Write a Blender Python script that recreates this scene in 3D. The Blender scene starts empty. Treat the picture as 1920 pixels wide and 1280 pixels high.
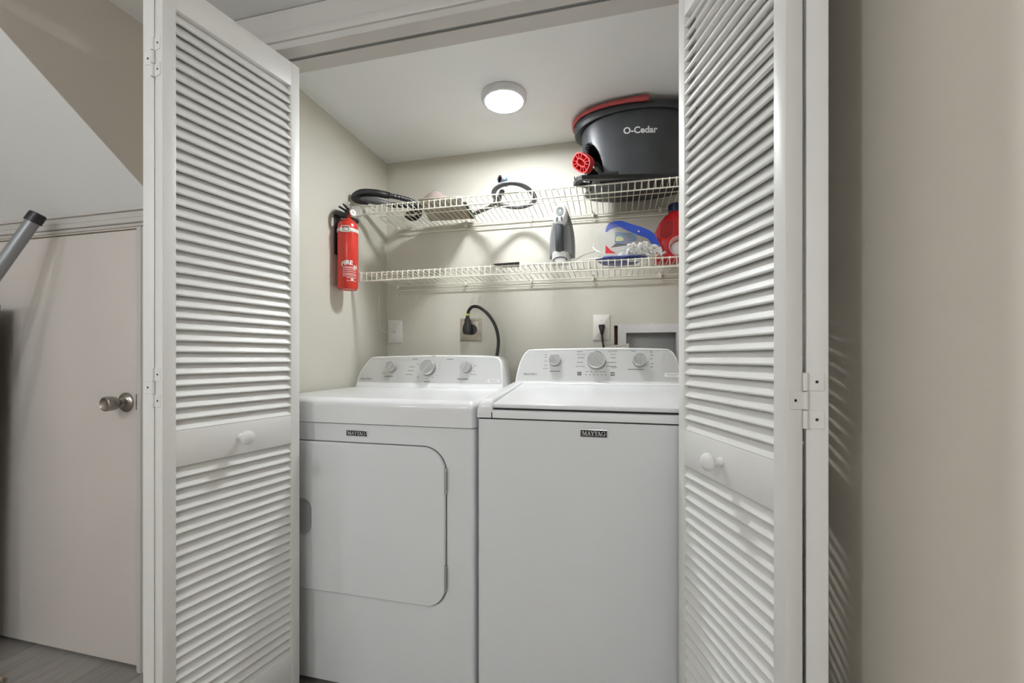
import bpy, bmesh, math, random
from mathutils import Vector, Matrix, Quaternion

random.seed(7)
SC = bpy.context.scene
COL = SC.collection
PI = math.pi

# ---------------------------------------------------------------- camera, world, exposure
YAW = 0.23544
cam_data = bpy.data.cameras.new('camera')
cam = bpy.data.objects.new('camera', cam_data)
COL.objects.link(cam)
cam.location = (0, 0, 1.08)
cam.rotation_euler = (PI / 2, 0, YAW)
cam_data.sensor_width = 36.0
cam_data.lens = 36.0 * 790.97 / 1920
cam_data.shift_y = (670.6 - 640) / 1920
cam_data.clip_start = 0.02
SC.camera = cam

world = bpy.data.worlds.new('world')
SC.world = world
world.use_nodes = True
world.node_tree.nodes['Background'].inputs[0].default_value = (1, 1, 1, 1)
world.node_tree.nodes['Background'].inputs[1].default_value = 0.02

SC.view_settings.view_transform = 'Standard'
SC.view_settings.look = 'None'
SC.view_settings.exposure = 0.0
SC.view_settings.gamma = 1.0
SC.view_settings.use_curve_mapping = False
SC.cycles.caustics_reflective = False

CLOSET_LED = 245.0       # emission strength of the closet disc light
HALL_LED = 78.0         # emission strength of the three hall ceiling lights

# ---------------------------------------------------------------- materials
def mat(name, col, rough=0.5, metal=0.0, spec=0.5, bump=None, var=None, emit=0.0, trans=0.0, alpha=1.0,
        coat=0.0, stretch=None, rnd=0.0):
    m = bpy.data.materials.new(name)
    m.use_nodes = True
    nt = m.node_tree
    b = nt.nodes['Principled BSDF']
    b.inputs['Base Color'].default_value = (*col, 1)
    b.inputs['Roughness'].default_value = rough
    b.inputs['Metallic'].default_value = metal
    b.inputs['Specular IOR Level'].default_value = spec
    b.inputs['Coat Weight'].default_value = coat
    b.inputs['Transmission Weight'].default_value = trans
    b.inputs['Alpha'].default_value = alpha
    if emit:
        b.inputs['Emission Color'].default_value = (*col, 1)
        b.inputs['Emission Strength'].default_value = emit
    vec = None
    if bump or var:
        tc = nt.nodes.new('ShaderNodeTexCoord')
        mp = nt.nodes.new('ShaderNodeMapping')
        nt.links.new(tc.outputs['Object'], mp.inputs['Vector'])
        if stretch:
            mp.inputs['Scale'].default_value = stretch
        vec = mp.outputs['Vector']
    if var:
        n = nt.nodes.new('ShaderNodeTexNoise')
        n.inputs['Scale'].default_value = var[0]
        n.inputs['Detail'].default_value = 4
        nt.links.new(vec, n.inputs['Vector'])
        r = nt.nodes.new('ShaderNodeMapRange')
        r.inputs['From Min'].default_value = 0.3
        r.inputs['From Max'].default_value = 0.7
        r.inputs['To Min'].default_value = 1 - var[1]
        r.inputs['To Max'].default_value = 1 + var[1]
        nt.links.new(n.outputs['Fac'], r.inputs['Value'])
        last = r.outputs['Result']
        if rnd:
            oi = nt.nodes.new('ShaderNodeObjectInfo')
            r2 = nt.nodes.new('ShaderNodeMapRange')
            r2.inputs['To Min'].default_value = 1 - rnd
            r2.inputs['To Max'].default_value = 1 + rnd
            nt.links.new(oi.outputs['Random'], r2.inputs['Value'])
            mu = nt.nodes.new('ShaderNodeMath'); mu.operation = 'MULTIPLY'
            nt.links.new(last, mu.inputs[0]); nt.links.new(r2.outputs['Result'], mu.inputs[1])
            last = mu.outputs[0]
        hs = nt.nodes.new('ShaderNodeVectorMath'); hs.operation = 'SCALE'
        hs.inputs[0].default_value = col
        nt.links.new(last, hs.inputs['Scale'])
        nt.links.new(hs.outputs['Vector'], b.inputs['Base Color'])
    if bump:
        n = nt.nodes.new('ShaderNodeTexNoise')
        n.inputs['Scale'].default_value = bump[0]
        n.inputs['Detail'].default_value = 2
        nt.links.new(vec, n.inputs['Vector'])
        bp = nt.nodes.new('ShaderNodeBump')
        bp.inputs['Strength'].default_value = bump[1]
        bp.inputs['Distance'].default_value = bump[2]
        nt.links.new(n.outputs['Fac'], bp.inputs['Height'])
        nt.links.new(bp.outputs['Normal'], b.inputs['Normal'])
    return m

WALL = (0.62, 0.60, 0.52)
m_wall = mat('closet_wall_paint', WALL, 0.6, bump=(170, 0.25, 0.002), var=(1.5, 0.015))
m_hallwall = mat('hall_wall_paint', (0.83, 0.765, 0.67), 0.75, spec=0.25, bump=(95, 0.12, 0.002), var=(1.5, 0.015))
m_stairwall = mat('stair_side_shaded_beige', (0.60, 0.54, 0.47), 0.6, bump=(110, 0.12, 0.002), var=(1.5, 0.015))  # beige wall made darker, with the shade on this face put into the colour
m_ceil = mat('ceiling_paint', (0.89, 0.895, 0.885), 0.8, bump=(220, 0.12, 0.001))
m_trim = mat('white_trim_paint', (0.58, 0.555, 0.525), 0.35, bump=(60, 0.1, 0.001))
m_slab = mat('flush_door_paint', (0.68, 0.63, 0.59), 0.22, bump=(25, 0.05, 0.002), var=(2, 0.02))
m_door = mat('louver_door_paint', (0.83, 0.82, 0.79), 0.42, bump=(90, 0.10, 0.001), stretch=(1, 1, 0.15))
m_floor = mat('grey_wood_plank', (0.28, 0.26, 0.24), 0.45, var=(9, 0.16), bump=(30, 0.1, 0.001), stretch=(6, 0.6, 1), rnd=0.12)
m_sub = mat('dark_subfloor', (0.06, 0.055, 0.05), 0.8)
m_enamel = mat('white_enamel', (0.80, 0.81, 0.82), 0.28, coat=0.3)
m_enamel2 = mat('white_lid_enamel', (0.84, 0.845, 0.85), 0.25, coat=0.4)
m_plastic = mat('white_plastic', (0.82, 0.82, 0.81), 0.35)
m_panel = mat('brushed_silver_panel', (0.63, 0.63, 0.615), 0.42, metal=0.55, bump=(300, 0.12, 0.0005), stretch=(0.03, 1, 4))
m_knobface = mat('brushed_knob_metal', (0.50, 0.50, 0.49), 0.35, metal=0.8, bump=(200, 0.1, 0.0004))
m_chrome = mat('bright_chrome', (0.85, 0.85, 0.85), 0.15, metal=1.0)
m_knobside = mat('grey_knob_side', (0.38, 0.38, 0.38), 0.35, metal=0.5)
m_nickel = mat('satin_nickel', (0.36, 0.33, 0.30), 0.28, metal=1.0, bump=(60, 0.05, 0.0005))
m_dark = mat('dark_gap', (0.03, 0.03, 0.03), 0.7)
m_gasket = mat('grey_gasket', (0.14, 0.14, 0.145), 0.6)
m_pocket = mat('grey_handle_pocket', (0.55, 0.55, 0.56), 0.45)
m_ink = mat('dark_grey_print', (0.07, 0.07, 0.075), 0.6)
m_badge = mat('black_badge', (0.012, 0.013, 0.017), 0.3)
m_letter = mat('silver_letter', (0.75, 0.75, 0.76), 0.35, metal=0.2)
m_wire = mat('cream_vinyl_wire', (0.80, 0.77, 0.66), 0.4)
m_red = mat('extinguisher_red', (0.62, 0.03, 0.018), 0.3, var=(30, 0.08), coat=0.3)
m_black = mat('black_plastic', (0.014, 0.014, 0.015), 0.38)
m_blackhose = mat('black_ribbed_hose', (0.016, 0.016, 0.018), 0.42)
m_whitelabel = mat('white_print', (0.85, 0.83, 0.80), 0.5)
m_strap = mat('grey_white_strap', (0.70, 0.69, 0.64), 0.4)
m_gauge = mat('pink_gauge_face', (0.75, 0.52, 0.48), 0.3)
m_greyhose = mat('grey_flexible_hose', (0.085, 0.085, 0.09), 0.5)
m_bluewrap = mat('blue_wrap', (0.22, 0.40, 0.62), 0.4)
m_paper = mat('tan_paper', (0.42, 0.38, 0.30), 0.7, var=(20, 0.06))
m_cloth = mat('mauve_brown_fabric', (0.20, 0.155, 0.14), 0.9, var=(15, 0.1))
m_bucket = mat('charcoal_plastic', (0.036, 0.039, 0.043), 0.44, var=(14, 0.18), bump=(400, 0.08, 0.0005))
m_redplastic = mat('red_plastic', (0.62, 0.05, 0.05), 0.35)
m_redhandle = mat('matte_red_handle', (0.45, 0.07, 0.07), 0.45)
m_logo = mat('silver_grey_print', (0.62, 0.63, 0.63), 0.5)
m_irongrey = mat('iron_grey_shell', (0.25, 0.26, 0.26), 0.35)
m_ironlight = mat('iron_light_grey', (0.42, 0.43, 0.42), 0.35)
m_ironwhite = mat('iron_white_shell', (0.78, 0.78, 0.76), 0.3)
m_grip = mat('dark_grey_grip', (0.06, 0.065, 0.075), 0.6, bump=(260, 0.6, 0.002))
m_lcd = mat('grey_screen', (0.16, 0.18, 0.17), 0.2)
m_cordwhite = mat('white_cord', (0.78, 0.76, 0.70), 0.45)
m_cordblack = mat('black_rubber_cord', (0.012, 0.012, 0.012), 0.4)
m_yellow = mat('yellow_tag', (0.75, 0.70, 0.12), 0.5)
m_blue = mat('blue_zip_plastic', (0.012, 0.07, 0.55), 0.3)
m_bluefilm = mat('blue_film', (0.055, 0.075, 0.26), 0.35, var=(45, 0.6))
m_redfilm = mat('red_film', (0.70, 0.03, 0.04), 0.35)
m_label1 = mat('pale_blue_card', (0.13, 0.25, 0.42), 0.5)
m_label2 = mat('pale_yellow_print', (0.62, 0.66, 0.30), 0.5)
m_cotton = mat('white_cotton', (0.86, 0.85, 0.81), 0.9, bump=(300, 0.3, 0.001))
m_jug = mat('red_jug_plastic', (0.62, 0.02, 0.025), 0.3)
m_navy = mat('navy_cap', (0.012, 0.016, 0.06), 0.4)
m_plate = mat('white_wall_plate', (0.82, 0.81, 0.78), 0.35)
m_plate2 = mat('ivory_plate', (0.78, 0.74, 0.69), 0.4)
m_steelplate = mat('tarnished_steel_plate', (0.46, 0.42, 0.34), 0.42, metal=0.6, var=(40, 0.25))
m_boxwhite = mat('white_box_plastic', (0.74, 0.72, 0.72), 0.45)
m_boxgrey = mat('grey_box_inside', (0.50, 0.50, 0.50), 0.5)
m_wood = mat('raw_wood_edge', (0.16, 0.09, 0.05), 0.8, var=(60, 0.4))
m_sheet = mat('white_paper_sheet', (0.80, 0.77, 0.70), 0.7)
m_pole = mat('grey_painted_steel', (0.27, 0.28, 0.29), 0.35, metal=0.3)
m_rug = mat('beige_braided_fibre', (0.42, 0.34, 0.27), 0.95, bump=(150, 0.5, 0.004))
m_ledring = mat('white_light_housing', (0.74, 0.74, 0.75), 0.5)
m_led = mat('lit_diffuser', (0.965, 1.0, 1.03), 0.5, emit=CLOSET_LED)
nt_ = m_led.node_tree; b_ = nt_.nodes['Principled BSDF']
tc_ = nt_.nodes.new('ShaderNodeTexCoord'); gr_ = nt_.nodes.new('ShaderNodeVectorMath'); gr_.operation = 'LENGTH'
sx_ = nt_.nodes.new('ShaderNodeVectorMath'); sx_.operation = 'MULTIPLY'; sx_.inputs[1].default_value = (1, 1, 0)
nt_.links.new(tc_.outputs['Object'], sx_.inputs[0]); nt_.links.new(sx_.outputs['Vector'], gr_.inputs[0])
rm_ = nt_.nodes.new('ShaderNodeMapRange'); rm_.interpolation_type = 'SMOOTHSTEP'
rm_.inputs['From Min'].default_value = 0.008; rm_.inputs['From Max'].default_value = 0.070
rm_.inputs['To Min'].default_value = CLOSET_LED * 2.0; rm_.inputs['To Max'].default_value = CLOSET_LED * 0.35
nt_.links.new(gr_.outputs['Value'], rm_.inputs['Value']); nt_.links.new(rm_.outputs['Result'], b_.inputs['Emission Strength'])
m_hled = mat('lit_hall_diffuser', (0.95, 1.0, 1.05), 0.5, emit=HALL_LED)
m_track = mat('dark_grey_track_metal', (0.20, 0.20, 0.20), 0.5)
m_zinc = mat('silver_hinge_steel', (0.62, 0.62, 0.58), 0.3, metal=0.8)

def film(name, col, opaq, rough=0.15):
    m = bpy.data.materials.new(name); m.use_nodes = True
    nt = m.node_tree; b = nt.nodes['Principled BSDF']; out = nt.nodes['Material Output']
    b.inputs['Base Color'].default_value = (*col, 1); b.inputs['Roughness'].default_value = rough
    t = nt.nodes.new('ShaderNodeBsdfTransparent'); mx = nt.nodes.new('ShaderNodeMixShader')
    mx.inputs[0].default_value = opaq
    nt.links.new(t.outputs[0], mx.inputs[1]); nt.links.new(b.outputs[0], mx.inputs[2])
    nt.links.new(mx.outputs[0], out.inputs[0])
    return m
m_film = film('clear_bag_film', (0.85, 0.86, 0.88), 0.16)
m_cup = film('pink_clear_plastic', (0.80, 0.55, 0.55), 0.55)

# ---------------------------------------------------------------- geometry helpers
WM = {}        # world matrix of every object, by name

class MB:
    """collects shapes and links them as one mesh object"""
    def __init__(s):
        s.bm = bmesh.new()

    def _merge(s, t, M=None, bev=0, seg=2, mi=0, edges=None):
        if bev > 0:
            es = list(t.edges) if edges is None else [e for e in t.edges if edges(e)]
            bmesh.ops.bevel(t, geom=es, offset=bev, segments=seg, profile=0.5, affect='EDGES', clamp_overlap=True)
        bmesh.ops.recalc_face_normals(t, faces=t.faces)
        for f in t.faces:
            f.material_index = mi
        if M is not None:
            bmesh.ops.transform(t, matrix=M, verts=t.verts)
        me = bpy.data.meshes.new('tmp'); t.to_mesh(me); t.free()
        s.bm.from_mesh(me); bpy.data.meshes.remove(me)

    def box(s, x0, x1, y0, y1, z0, z1, bev=0, seg=2, mi=0, M=None, edges=None):
        t = bmesh.new()
        v = [t.verts.new((x, y, z)) for x in (x0, x1) for y in (y0, y1) for z in (z0, z1)]
        for f in ((0, 1, 3, 2), (4, 6, 7, 5), (0, 4, 5, 1), (2, 3, 7, 6), (0, 2, 6, 4), (1, 5, 7, 3)):
            t.faces.new([v[i] for i in f])
        s._merge(t, M, bev, seg, mi, edges)

    def hexa(s, pts, bev=0, seg=2, mi=0, edges=None):
        """8 points, ordered like box(): x0y0z0 x0y0z1 x0y1z0 x0y1z1 x1..."""
        t = bmesh.new(); v = [t.verts.new(p) for p in pts]
        for f in ((0, 1, 3, 2), (4, 6, 7, 5), (0, 4, 5, 1), (2, 3, 7, 6), (0, 2, 6, 4), (1, 5, 7, 3)):
            t.faces.new([v[i] for i in f])
        s._merge(t, None, bev, seg, mi, edges)

    def loft(s, rings, cap=True, mi=0, closed=True, M=None, loop=False):
        t = bmesh.new()
        R = [[t.verts.new(p) for p in r] for r in rings]
        n = len(R[0])
        pairs = list(zip(R[:-1], R[1:])) + ([(R[-1], R[0])] if loop else [])
        for a, b in pairs:
            for i in range(n if closed else n - 1):
                j = (i + 1) % n
                t.faces.new((a[i], a[j], b[j], b[i]))
        if cap and not loop:
            t.faces.new(R[0]); t.faces.new(R[-1])
        s._merge(t, M, 0, 0, mi)

    def prism(s, pts, f, d0, d1, mi=0, inset=0.0):
        """extrude a 2D outline; f(u, v, d) gives the 3D point"""
        s.loft([[f(u, v, d0) for u, v in pts], [f(u, v, d1) for u, v in pts]], True, mi)

    def tube(s, path, r, n=8, mi=0, cap=True, flat=1.0, loop=False, up=None):
        P = [Vector(p) for p in path]; N = len(P)
        rr = r if isinstance(r, (list, tuple)) else [r] * N
        T = []
        for i in range(N):
            if loop:
                d = P[(i + 1) % N] - P[i - 1]
            else:
                d = P[min(i + 1, N - 1)] - P[max(i - 1, 0)]
            T.append(d.normalized() if d.length > 1e-9 else Vector((0, 0, 1)))
        a = Vector(up) if up else (Vector((0, 0, 1)) if abs(T[0].z) < 0.9 else Vector((1, 0, 0)))
        u = (a - T[0] * a.dot(T[0])).normalized()
        rings = []
        for i in range(N):
            if i:
                q = T[i - 1].rotation_difference(T[i]); u = q @ u
                u = (u - T[i] * u.dot(T[i])).normalized()
                if up:
                    w = Vector(up) - T[i] * Vector(up).dot(T[i])
                    if w.length > 0.05: u = w.normalized()
            v = T[i].cross(u)
            rings.append([P[i] + rr[i] * (flat * math.cos(2 * PI * k / n) * u + math.sin(2 * PI * k / n) * v) for k in range(n)])
        s.loft(rings, cap, mi, loop=loop)

    def lathe(s, prof, o, axis, n=24, mi=0, cap=True):
        ax = Vector(axis).normalized(); o = Vector(o)
        a = Vector((0, 0, 1)) if abs(ax.z) < 0.9 else Vector((1, 0, 0))
        u = (a - ax * a.dot(ax)).normalized(); v = ax.cross(u)
        s.loft([[o + ax * h + max(r, 1e-5) * (math.cos(2 * PI * k / n) * u + math.sin(2 * PI * k / n) * v) for k in range(n)]
                for r, h in prof], cap, mi)

    def ball(s, c, r, n=8, m=6, mi=0, sc=(1, 1, 1), M=None):
        c = Vector(c); rings = []
        for i in range(m + 1):
            th = PI * i / m
            rr = max(math.sin(th), 1e-3)
            rings.append([c + r * Vector((sc[0] * rr * math.cos(2 * PI * k / n), sc[1] * rr * math.sin(2 * PI * k / n), sc[2] * math.cos(th))) for k in range(n)])
        s.loft(rings, True, mi, M=M)

    def quad(s, pts, mi=0):
        v = [s.bm.verts.new(p) for p in pts]
        f = s.bm.faces.new(v); f.material_index = mi

    def polys(s, verts, faces, f, mi=0):
        V = [s.bm.verts.new(f(*p)) for p in verts]
        for fc in faces:
            try:
                q = s.bm.faces.new([V[i] for i in fc]); q.material_index = mi
            except ValueError:
                pass

    def mesh(s, name, mats, smooth=True, angle=35, origin=None):
        me = bpy.data.meshes.new(name)
        s.bm.verts.index_update()
        cs = [v.co for v in s.bm.verts]
        if origin is None:
            lo = [min(c[i] for c in cs) for i in range(3)]; hi = [max(c[i] for c in cs) for i in range(3)]
            origin = Vector(((lo[0] + hi[0]) / 2, (lo[1] + hi[1]) / 2, lo[2]))
        else:
            origin = Vector(origin)
        bmesh.ops.translate(s.bm, verts=s.bm.verts, vec=-origin)
        s.bm.to_mesh(me); s.bm.free()
        for m in (mats if isinstance(mats, (list, tuple)) else [mats]):
            me.materials.append(m)
        if smooth:
            me.shade_smooth(); me.set_sharp_from_angle(angle=math.radians(angle))
        return me, origin

    def build(s, name, mats, parent=None, smooth=True, angle=35):
        me, o = s.mesh(name, mats, smooth, angle)
        return place(name, me, Matrix.Translation(o), parent)

def place(name, me, M, parent=None):
    ob = bpy.data.objects.new(name, me); COL.objects.link(ob)
    WM[ob.name] = M.copy()
    if parent is not None:
        ob.parent = parent
        ob.matrix_parent_inverse = WM[parent.name].inverted()
    ob.matrix_basis = M
    return ob

def empty(name, loc, parent=None):
    return place(name, None, Matrix.Translation(Vector(loc)), parent)

def tag(o, label, cat=None, group=None, kind=None):
    o['label'] = label
    if cat: o['category'] = cat
    if group: o['group'] = group
    if kind: o['kind'] = kind
    return o

def struct(o, label=None, cat=None):
    o['kind'] = 'structure'
    if label: o['label'] = label
    if cat: o['category'] = cat
    return o

def catmull(pts, k=8, loop=False):
    P = [Vector(p) for p in pts]; out = []; n = len(P)
    for i in range(n if loop else n - 1):
        if loop:
            a, b, c, d = P[i - 1], P[i], P[(i + 1) % n], P[(i + 2) % n]
        else:
            a, b, c, d = P[max(i - 1, 0)], P[i], P[i + 1], P[min(i + 2, n - 1)]
        for j in range(k):
            t = j / k
            out.append(0.5 * ((2 * b) + (c - a) * t + (2 * a - 5 * b + 4 * c - d) * t * t + (3 * b - a - 3 * c + d) * t ** 3))
    if not loop: out.append(P[-1])
    return out

def rrect(u0, u1, v0, v1, r, k=6):
    rs = r if isinstance(r, (list, tuple)) else [r] * 4     # bl, br, tr, tl
    out = []
    for (cu, cv, a0, rad) in ((u0 + rs[0], v0 + rs[0], PI, rs[0]), (u1 - rs[1], v0 + rs[1], 1.5 * PI, rs[1]),
                              (u1 - rs[2], v1 - rs[2], 0, rs[2]), (u0 + rs[3], v1 - rs[3], 0.5 * PI, rs[3])):
        if rad < 1e-5:
            out.append((cu, cv)); continue
        for i in range(k + 1):
            a = a0 + 0.5 * PI * i / k
            out.append((cu + rad * math.cos(a), cv + rad * math.sin(a)))
    return out

def inset(pts, d):
    """shrink a counter-clockwise outline by d"""
    n = len(pts); out = []
    for i in range(n):
        p0 = Vector(pts[i - 1]); p1 = Vector(pts[i]); p2 = Vector(pts[(i + 1) % n])
        a = (p1 - p0); b = (p2 - p1)
        if a.length < 1e-9: a = b
        if b.length < 1e-9: b = a
        a.normalize(); b.normalize()
        na = Vector((-a.y, a.x)); nb = Vector((-b.y, b.x))
        m = na + nb
        m = m / max(m.length_squared / 2, 0.4) if m.length > 1e-6 else na
        out.append((p1.x + m.x * d, p1.y + m.y * d))
    return out

def slab(mb, pts, f, d0, d1, bev, mi=0):
    """extruded outline with a small chamfer on the d1 side"""
    sg = 1 if d1 > d0 else -1
    rings = [[f(u, v, d0) for u, v in pts], [f(u, v, d1 - sg * bev) for u, v in pts]]
    q = inset(pts, bev * 0.35); rings.append([f(u, v, d1 - sg * bev * 0.3) for u, v in q])
    q = inset(pts, bev); rings.append([f(u, v, d1) for u, v in q])
    mb.loft(rings, True, mi)

def text_geo(body, size, offset=0.0, shear=0.0):
    cu = bpy.data.curves.new('t', 'FONT'); cu.body = body; cu.size = size
    cu.align_x = 'CENTER'; cu.align_y = 'CENTER'; cu.offset = offset; cu.shear = shear
    cu.resolution_u = 3
    ob = bpy.data.objects.new('t', cu)
    me = bpy.data.meshes.new_from_object(ob)
    vs = [(v.co.x, v.co.y) for v in me.vertices]; fs = [tuple(p.vertices) for p in me.polygons]
    bpy.data.objects.remove(ob); bpy.data.meshes.remove(me); bpy.data.curves.remove(cu)
    return vs, fs

def serif_maytag():
    """the six letters drawn as strokes with slab serifs; height 1, returns quads and total width"""
    Q = []
    def q(ox, *p): Q.append([(x + ox, y) for x, y in p])
    def bar(ox, x0, x1, y0, y1): q(ox, (x0, y0), (x1, y0), (x1, y1), (x0, y1))
    s = 0.08
    x = 0.0
    bar(x, .10, .18, 0, 1); bar(x, 0, .30, 0, s); bar(x, 0, .30, 1 - s, 1)                        # M
    q(x, (.14, 1), (.36, 1), (.66, .12), (.52, 0)); q(x, (.52, 0), (.62, .1), (.98, 1), (.88, 1))
    bar(x, .86, 1.06, 0, 1); bar(x, .76, 1.16, 0, s); bar(x, .86, 1.16, 1 - s, 1)
    x = 1.20
    q(x, (.08, 0), (.18, 0), (.50, 1), (.42, 1)); q(x, (.36, 1), (.54, 1), (.90, 0), (.68, 0))    # A
    bar(x, .24, .66, .28, .28 + s); bar(x, 0, .30, 0, s); bar(x, .58, .98, 0, s)
    x = 2.10
    q(x, (.06, 1), (.28, 1), (.56, .46), (.40, .46)); q(x, (.50, .46), (.60, .46), (.86, 1), (.76, 1))   # Y
    bar(x, .38, .58, 0, .48); bar(x, .26, .70, 0, s); bar(x, 0, .36, 1 - s, 1); bar(x, .64, .96, 1 - s, 1)
    x = 2.98
    bar(x, .34, .54, 0, 1); bar(x, 0, .88, 1 - s, 1); bar(x, 0, .08, .68, 1); bar(x, .80, .88, .68, 1); bar(x, .22, .66, 0, s)   # T
    x = 3.72
    q(x, (.08, 0), (.18, 0), (.50, 1), (.42, 1)); q(x, (.36, 1), (.54, 1), (.90, 0), (.68, 0))    # A
    bar(x, .24, .66, .28, .28 + s); bar(x, 0, .30, 0, s); bar(x, .58, .98, 0, s)
    x = 4.72
    n = 14                                                                                        # G
    for i in range(n):
        a0 = math.radians(48 + (322 - 48) * i / n); a1 = math.radians(48 + (322 - 48) * (i + 1) / n)
        def pt(a, o):
            th = 0.05 + 0.09 * abs(math.cos(a))
            return (.48 + (.48 - (th if o else 0)) * math.cos(a), .5 + (.52 - (th if o else 0)) * math.sin(a))
        q(x, pt(a0, 0), pt(a1, 0), pt(a1, 1), pt(a0, 1))
    bar(x, .76, .92, .12, .42); bar(x, .60, 1.0, .42, .42 + s); bar(x, .80, .86, .66, .98)
    return Q, 5.72

def add_maytag(mb, cx, cz, w, h, f, mi=0):
    Q, W = serif_maytag()
    for p in Q:
        mb.quad([f(cx - w / 2 + a / W * w, cz - h / 2 + b * h) for a, b in p], mi)

# ---------------------------------------------------------------- the setting
XL, XR, YB = -1.167, 0.445, 2.02          # closet side walls, back wall
YW0, YW1 = 1.119, 1.219                   # opening wall, hall face and closet face
HX0, HY0 = -3.40, -3.60                   # far ends of the hall
ZC, ZH = 2.109, 2.16                      # closet and hall ceilings

mb = MB(); mb.box(HX0 - .1, XR + .1, HY0 - .1, YB + .1, -0.10, -0.0065)
floor = struct(mb.build('floor', m_sub, smooth=False), 'floor of grey wood planks below the doors and the washer')
nx = 21; pw = (XR - HX0) / nx; plen = (YB - HY0) / 5
def plank_mesh(L):
    b = MB(); b.box(-pw / 2 + .0006, pw / 2 - .0006, -L / 2 + .0006, L / 2 - .0006, -.0065, 0, .0012, 1,
                    edges=lambda e: all(v.co.z > -.001 for v in e.verts))
    me, _ = b.mesh('plank', m_floor, False, origin=(0, 0, 0)); return me
pm, ph = plank_mesh(plen), plank_mesh(plen / 2)
for i in range(nx):
    x = HX0 + pw * (i + .5); y = HY0
    seq = [plen] * 5 if i % 2 else [plen / 2] + [plen] * 4 + [plen / 2]
    for L in seq:
        place('plank', pm if L == plen else ph, Matrix.Translation((x, y + L / 2, 0)), floor); y += L

mb = MB(); mb.box(HX0, XR, HY0, YW0, ZH, ZH + .08)
struct(mb.build('ceiling', m_ceil, smooth=False), 'flat white hall ceiling in front of the closet')
mb = MB(); mb.box(XL, XR, YW1, YB, ZC, ZC + .08)
struct(mb.build('ceiling', m_ceil, smooth=False), 'white closet ceiling with a round disc light')

# back wall with the recess of the washer outlet box
BX0, BX1, BZ0, BZ1 = 0.058, 0.276, 1.02, 1.195        # opening of the box
GX0, GX1, GZ0, GZ1 = 0.0045, 0.0300, 1.140, 1.230     # rough cut left of the box
def wall_cells(mb, xs, zs, hole, f):
    for i in range(len(xs) - 1):
        for j in range(len(zs) - 1):
            cx, cz = (xs[i] + xs[i + 1]) / 2, (zs[j] + zs[j + 1]) / 2
            if not hole(cx, cz): f(xs[i], xs[i + 1], zs[j], zs[j + 1])
mb = MB()
wall_cells(mb, [XL, GX0, GX1, BX0, BX1, XR], [0, BZ0, GZ0, BZ1, GZ1, ZC],
           lambda x, z: (BX0 < x < BX1 and BZ0 < z < BZ1) or (GX0 < x < GX1 and GZ0 < z < GZ1),
           lambda a, b, c, d: mb.quad([(a, YB, c), (b, YB, c), (b, YB, d), (a, YB, d)]))
mb.box(XL - .1, XR + .1, YB + .085, YB + .12, 0, ZC + .08)
for (a, b, c, d) in ((BX0, BX1, BZ0, BZ1), (GX0, GX1, GZ0, GZ1)):
    for p in ([(a, c), (b, c)], [(b, c), (b, d)], [(b, d), (a, d)], [(a, d), (a, c)]):
        (u0, v0), (u1, v1) = p
        mb.quad([(u0, YB, v0), (u1, YB, v1), (u1, YB + .085, v1), (u0, YB + .085, v0)])
struct(mb.build('wall_back', m_wall, smooth=False), 'beige closet back wall behind the wire shelves')

mb = MB(); mb.box(XL - .1, XL, YW1, YB + .1, 0, ZC + .08)
struct(mb.build('wall_left', m_wall, smooth=False), 'beige closet side wall holding the fire extinguisher')
mb = MB(); mb.box(XR, XR + .1, HY0, YB + .1, 0, ZH + .08)
struct(mb.build('wall_right', m_hallwall, smooth=False), 'beige textured wall right of the louvered doors')
DX0, DX1, DZ1 = -2.372, -1.604, 1.530               # under-stair door opening
OX0, OX1, OZ1 = XL, XR, 2.050                       # closet opening
mb = MB()
mb.box(HX0, DX0, YW0, YW1, 0, ZH); mb.box(DX1, OX0, YW0, YW1, 0, ZH)
mb.box(DX0, DX1, YW0, YW1, DZ1, ZH); mb.box(OX0, OX1, YW0 + .04, YW1, OZ1, ZH)
mb.box(DX0, DX1, YW1 + .01, YW1 + .02, 0, DZ1)
struct(mb.build('wall_front', m_hallwall, smooth=False), 'beige wall with the closet opening and the under-stair door')
mb = MB(); mb.box(HX0 - .1, XR + .1, HY0 - .1, HY0, 0, ZH)
struct(mb.build('wall_rear', m_hallwall, smooth=False), 'beige wall at the far end of the hall')
mb = MB(); mb.box(HX0 - .1, HX0, HY0, YW0, 0, ZH)
struct(mb.build('wall_far_left', m_hallwall, smooth=False), 'beige wall at the left end of the hall')

# sloped ceiling under the stair and its vertical side face
SX = -1.483
def zs(y): return 1.6358 + (y - 1.0543) * (1.9032 - 1.6358) / (0.7232 - 1.0543)
YM = 1.0543 + (ZH - 1.6358) * (0.7232 - 1.0543) / (1.9032 - 1.6358)
mb = MB()
mb.prism([(YW0, zs(YW0)), (YM, ZH), (YW0, ZH)], lambda y, z, d: (d, y, z), HX0, SX - .003)
struct(mb.build('ceiling_slope', m_ceil, smooth=False), 'white sloped ceiling under the stairs, upper left')
mb = MB()
mb.prism([(YW0, zs(YW0) - .0005), (YM, ZH), (YW0, ZH)], lambda y, z, d: (d, y, z), SX - .003, SX)
struct(mb.build('wall_stair', m_stairwall, smooth=False), 'beige triangular side face of the stair enclosure, coloured darker for shade')

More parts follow.
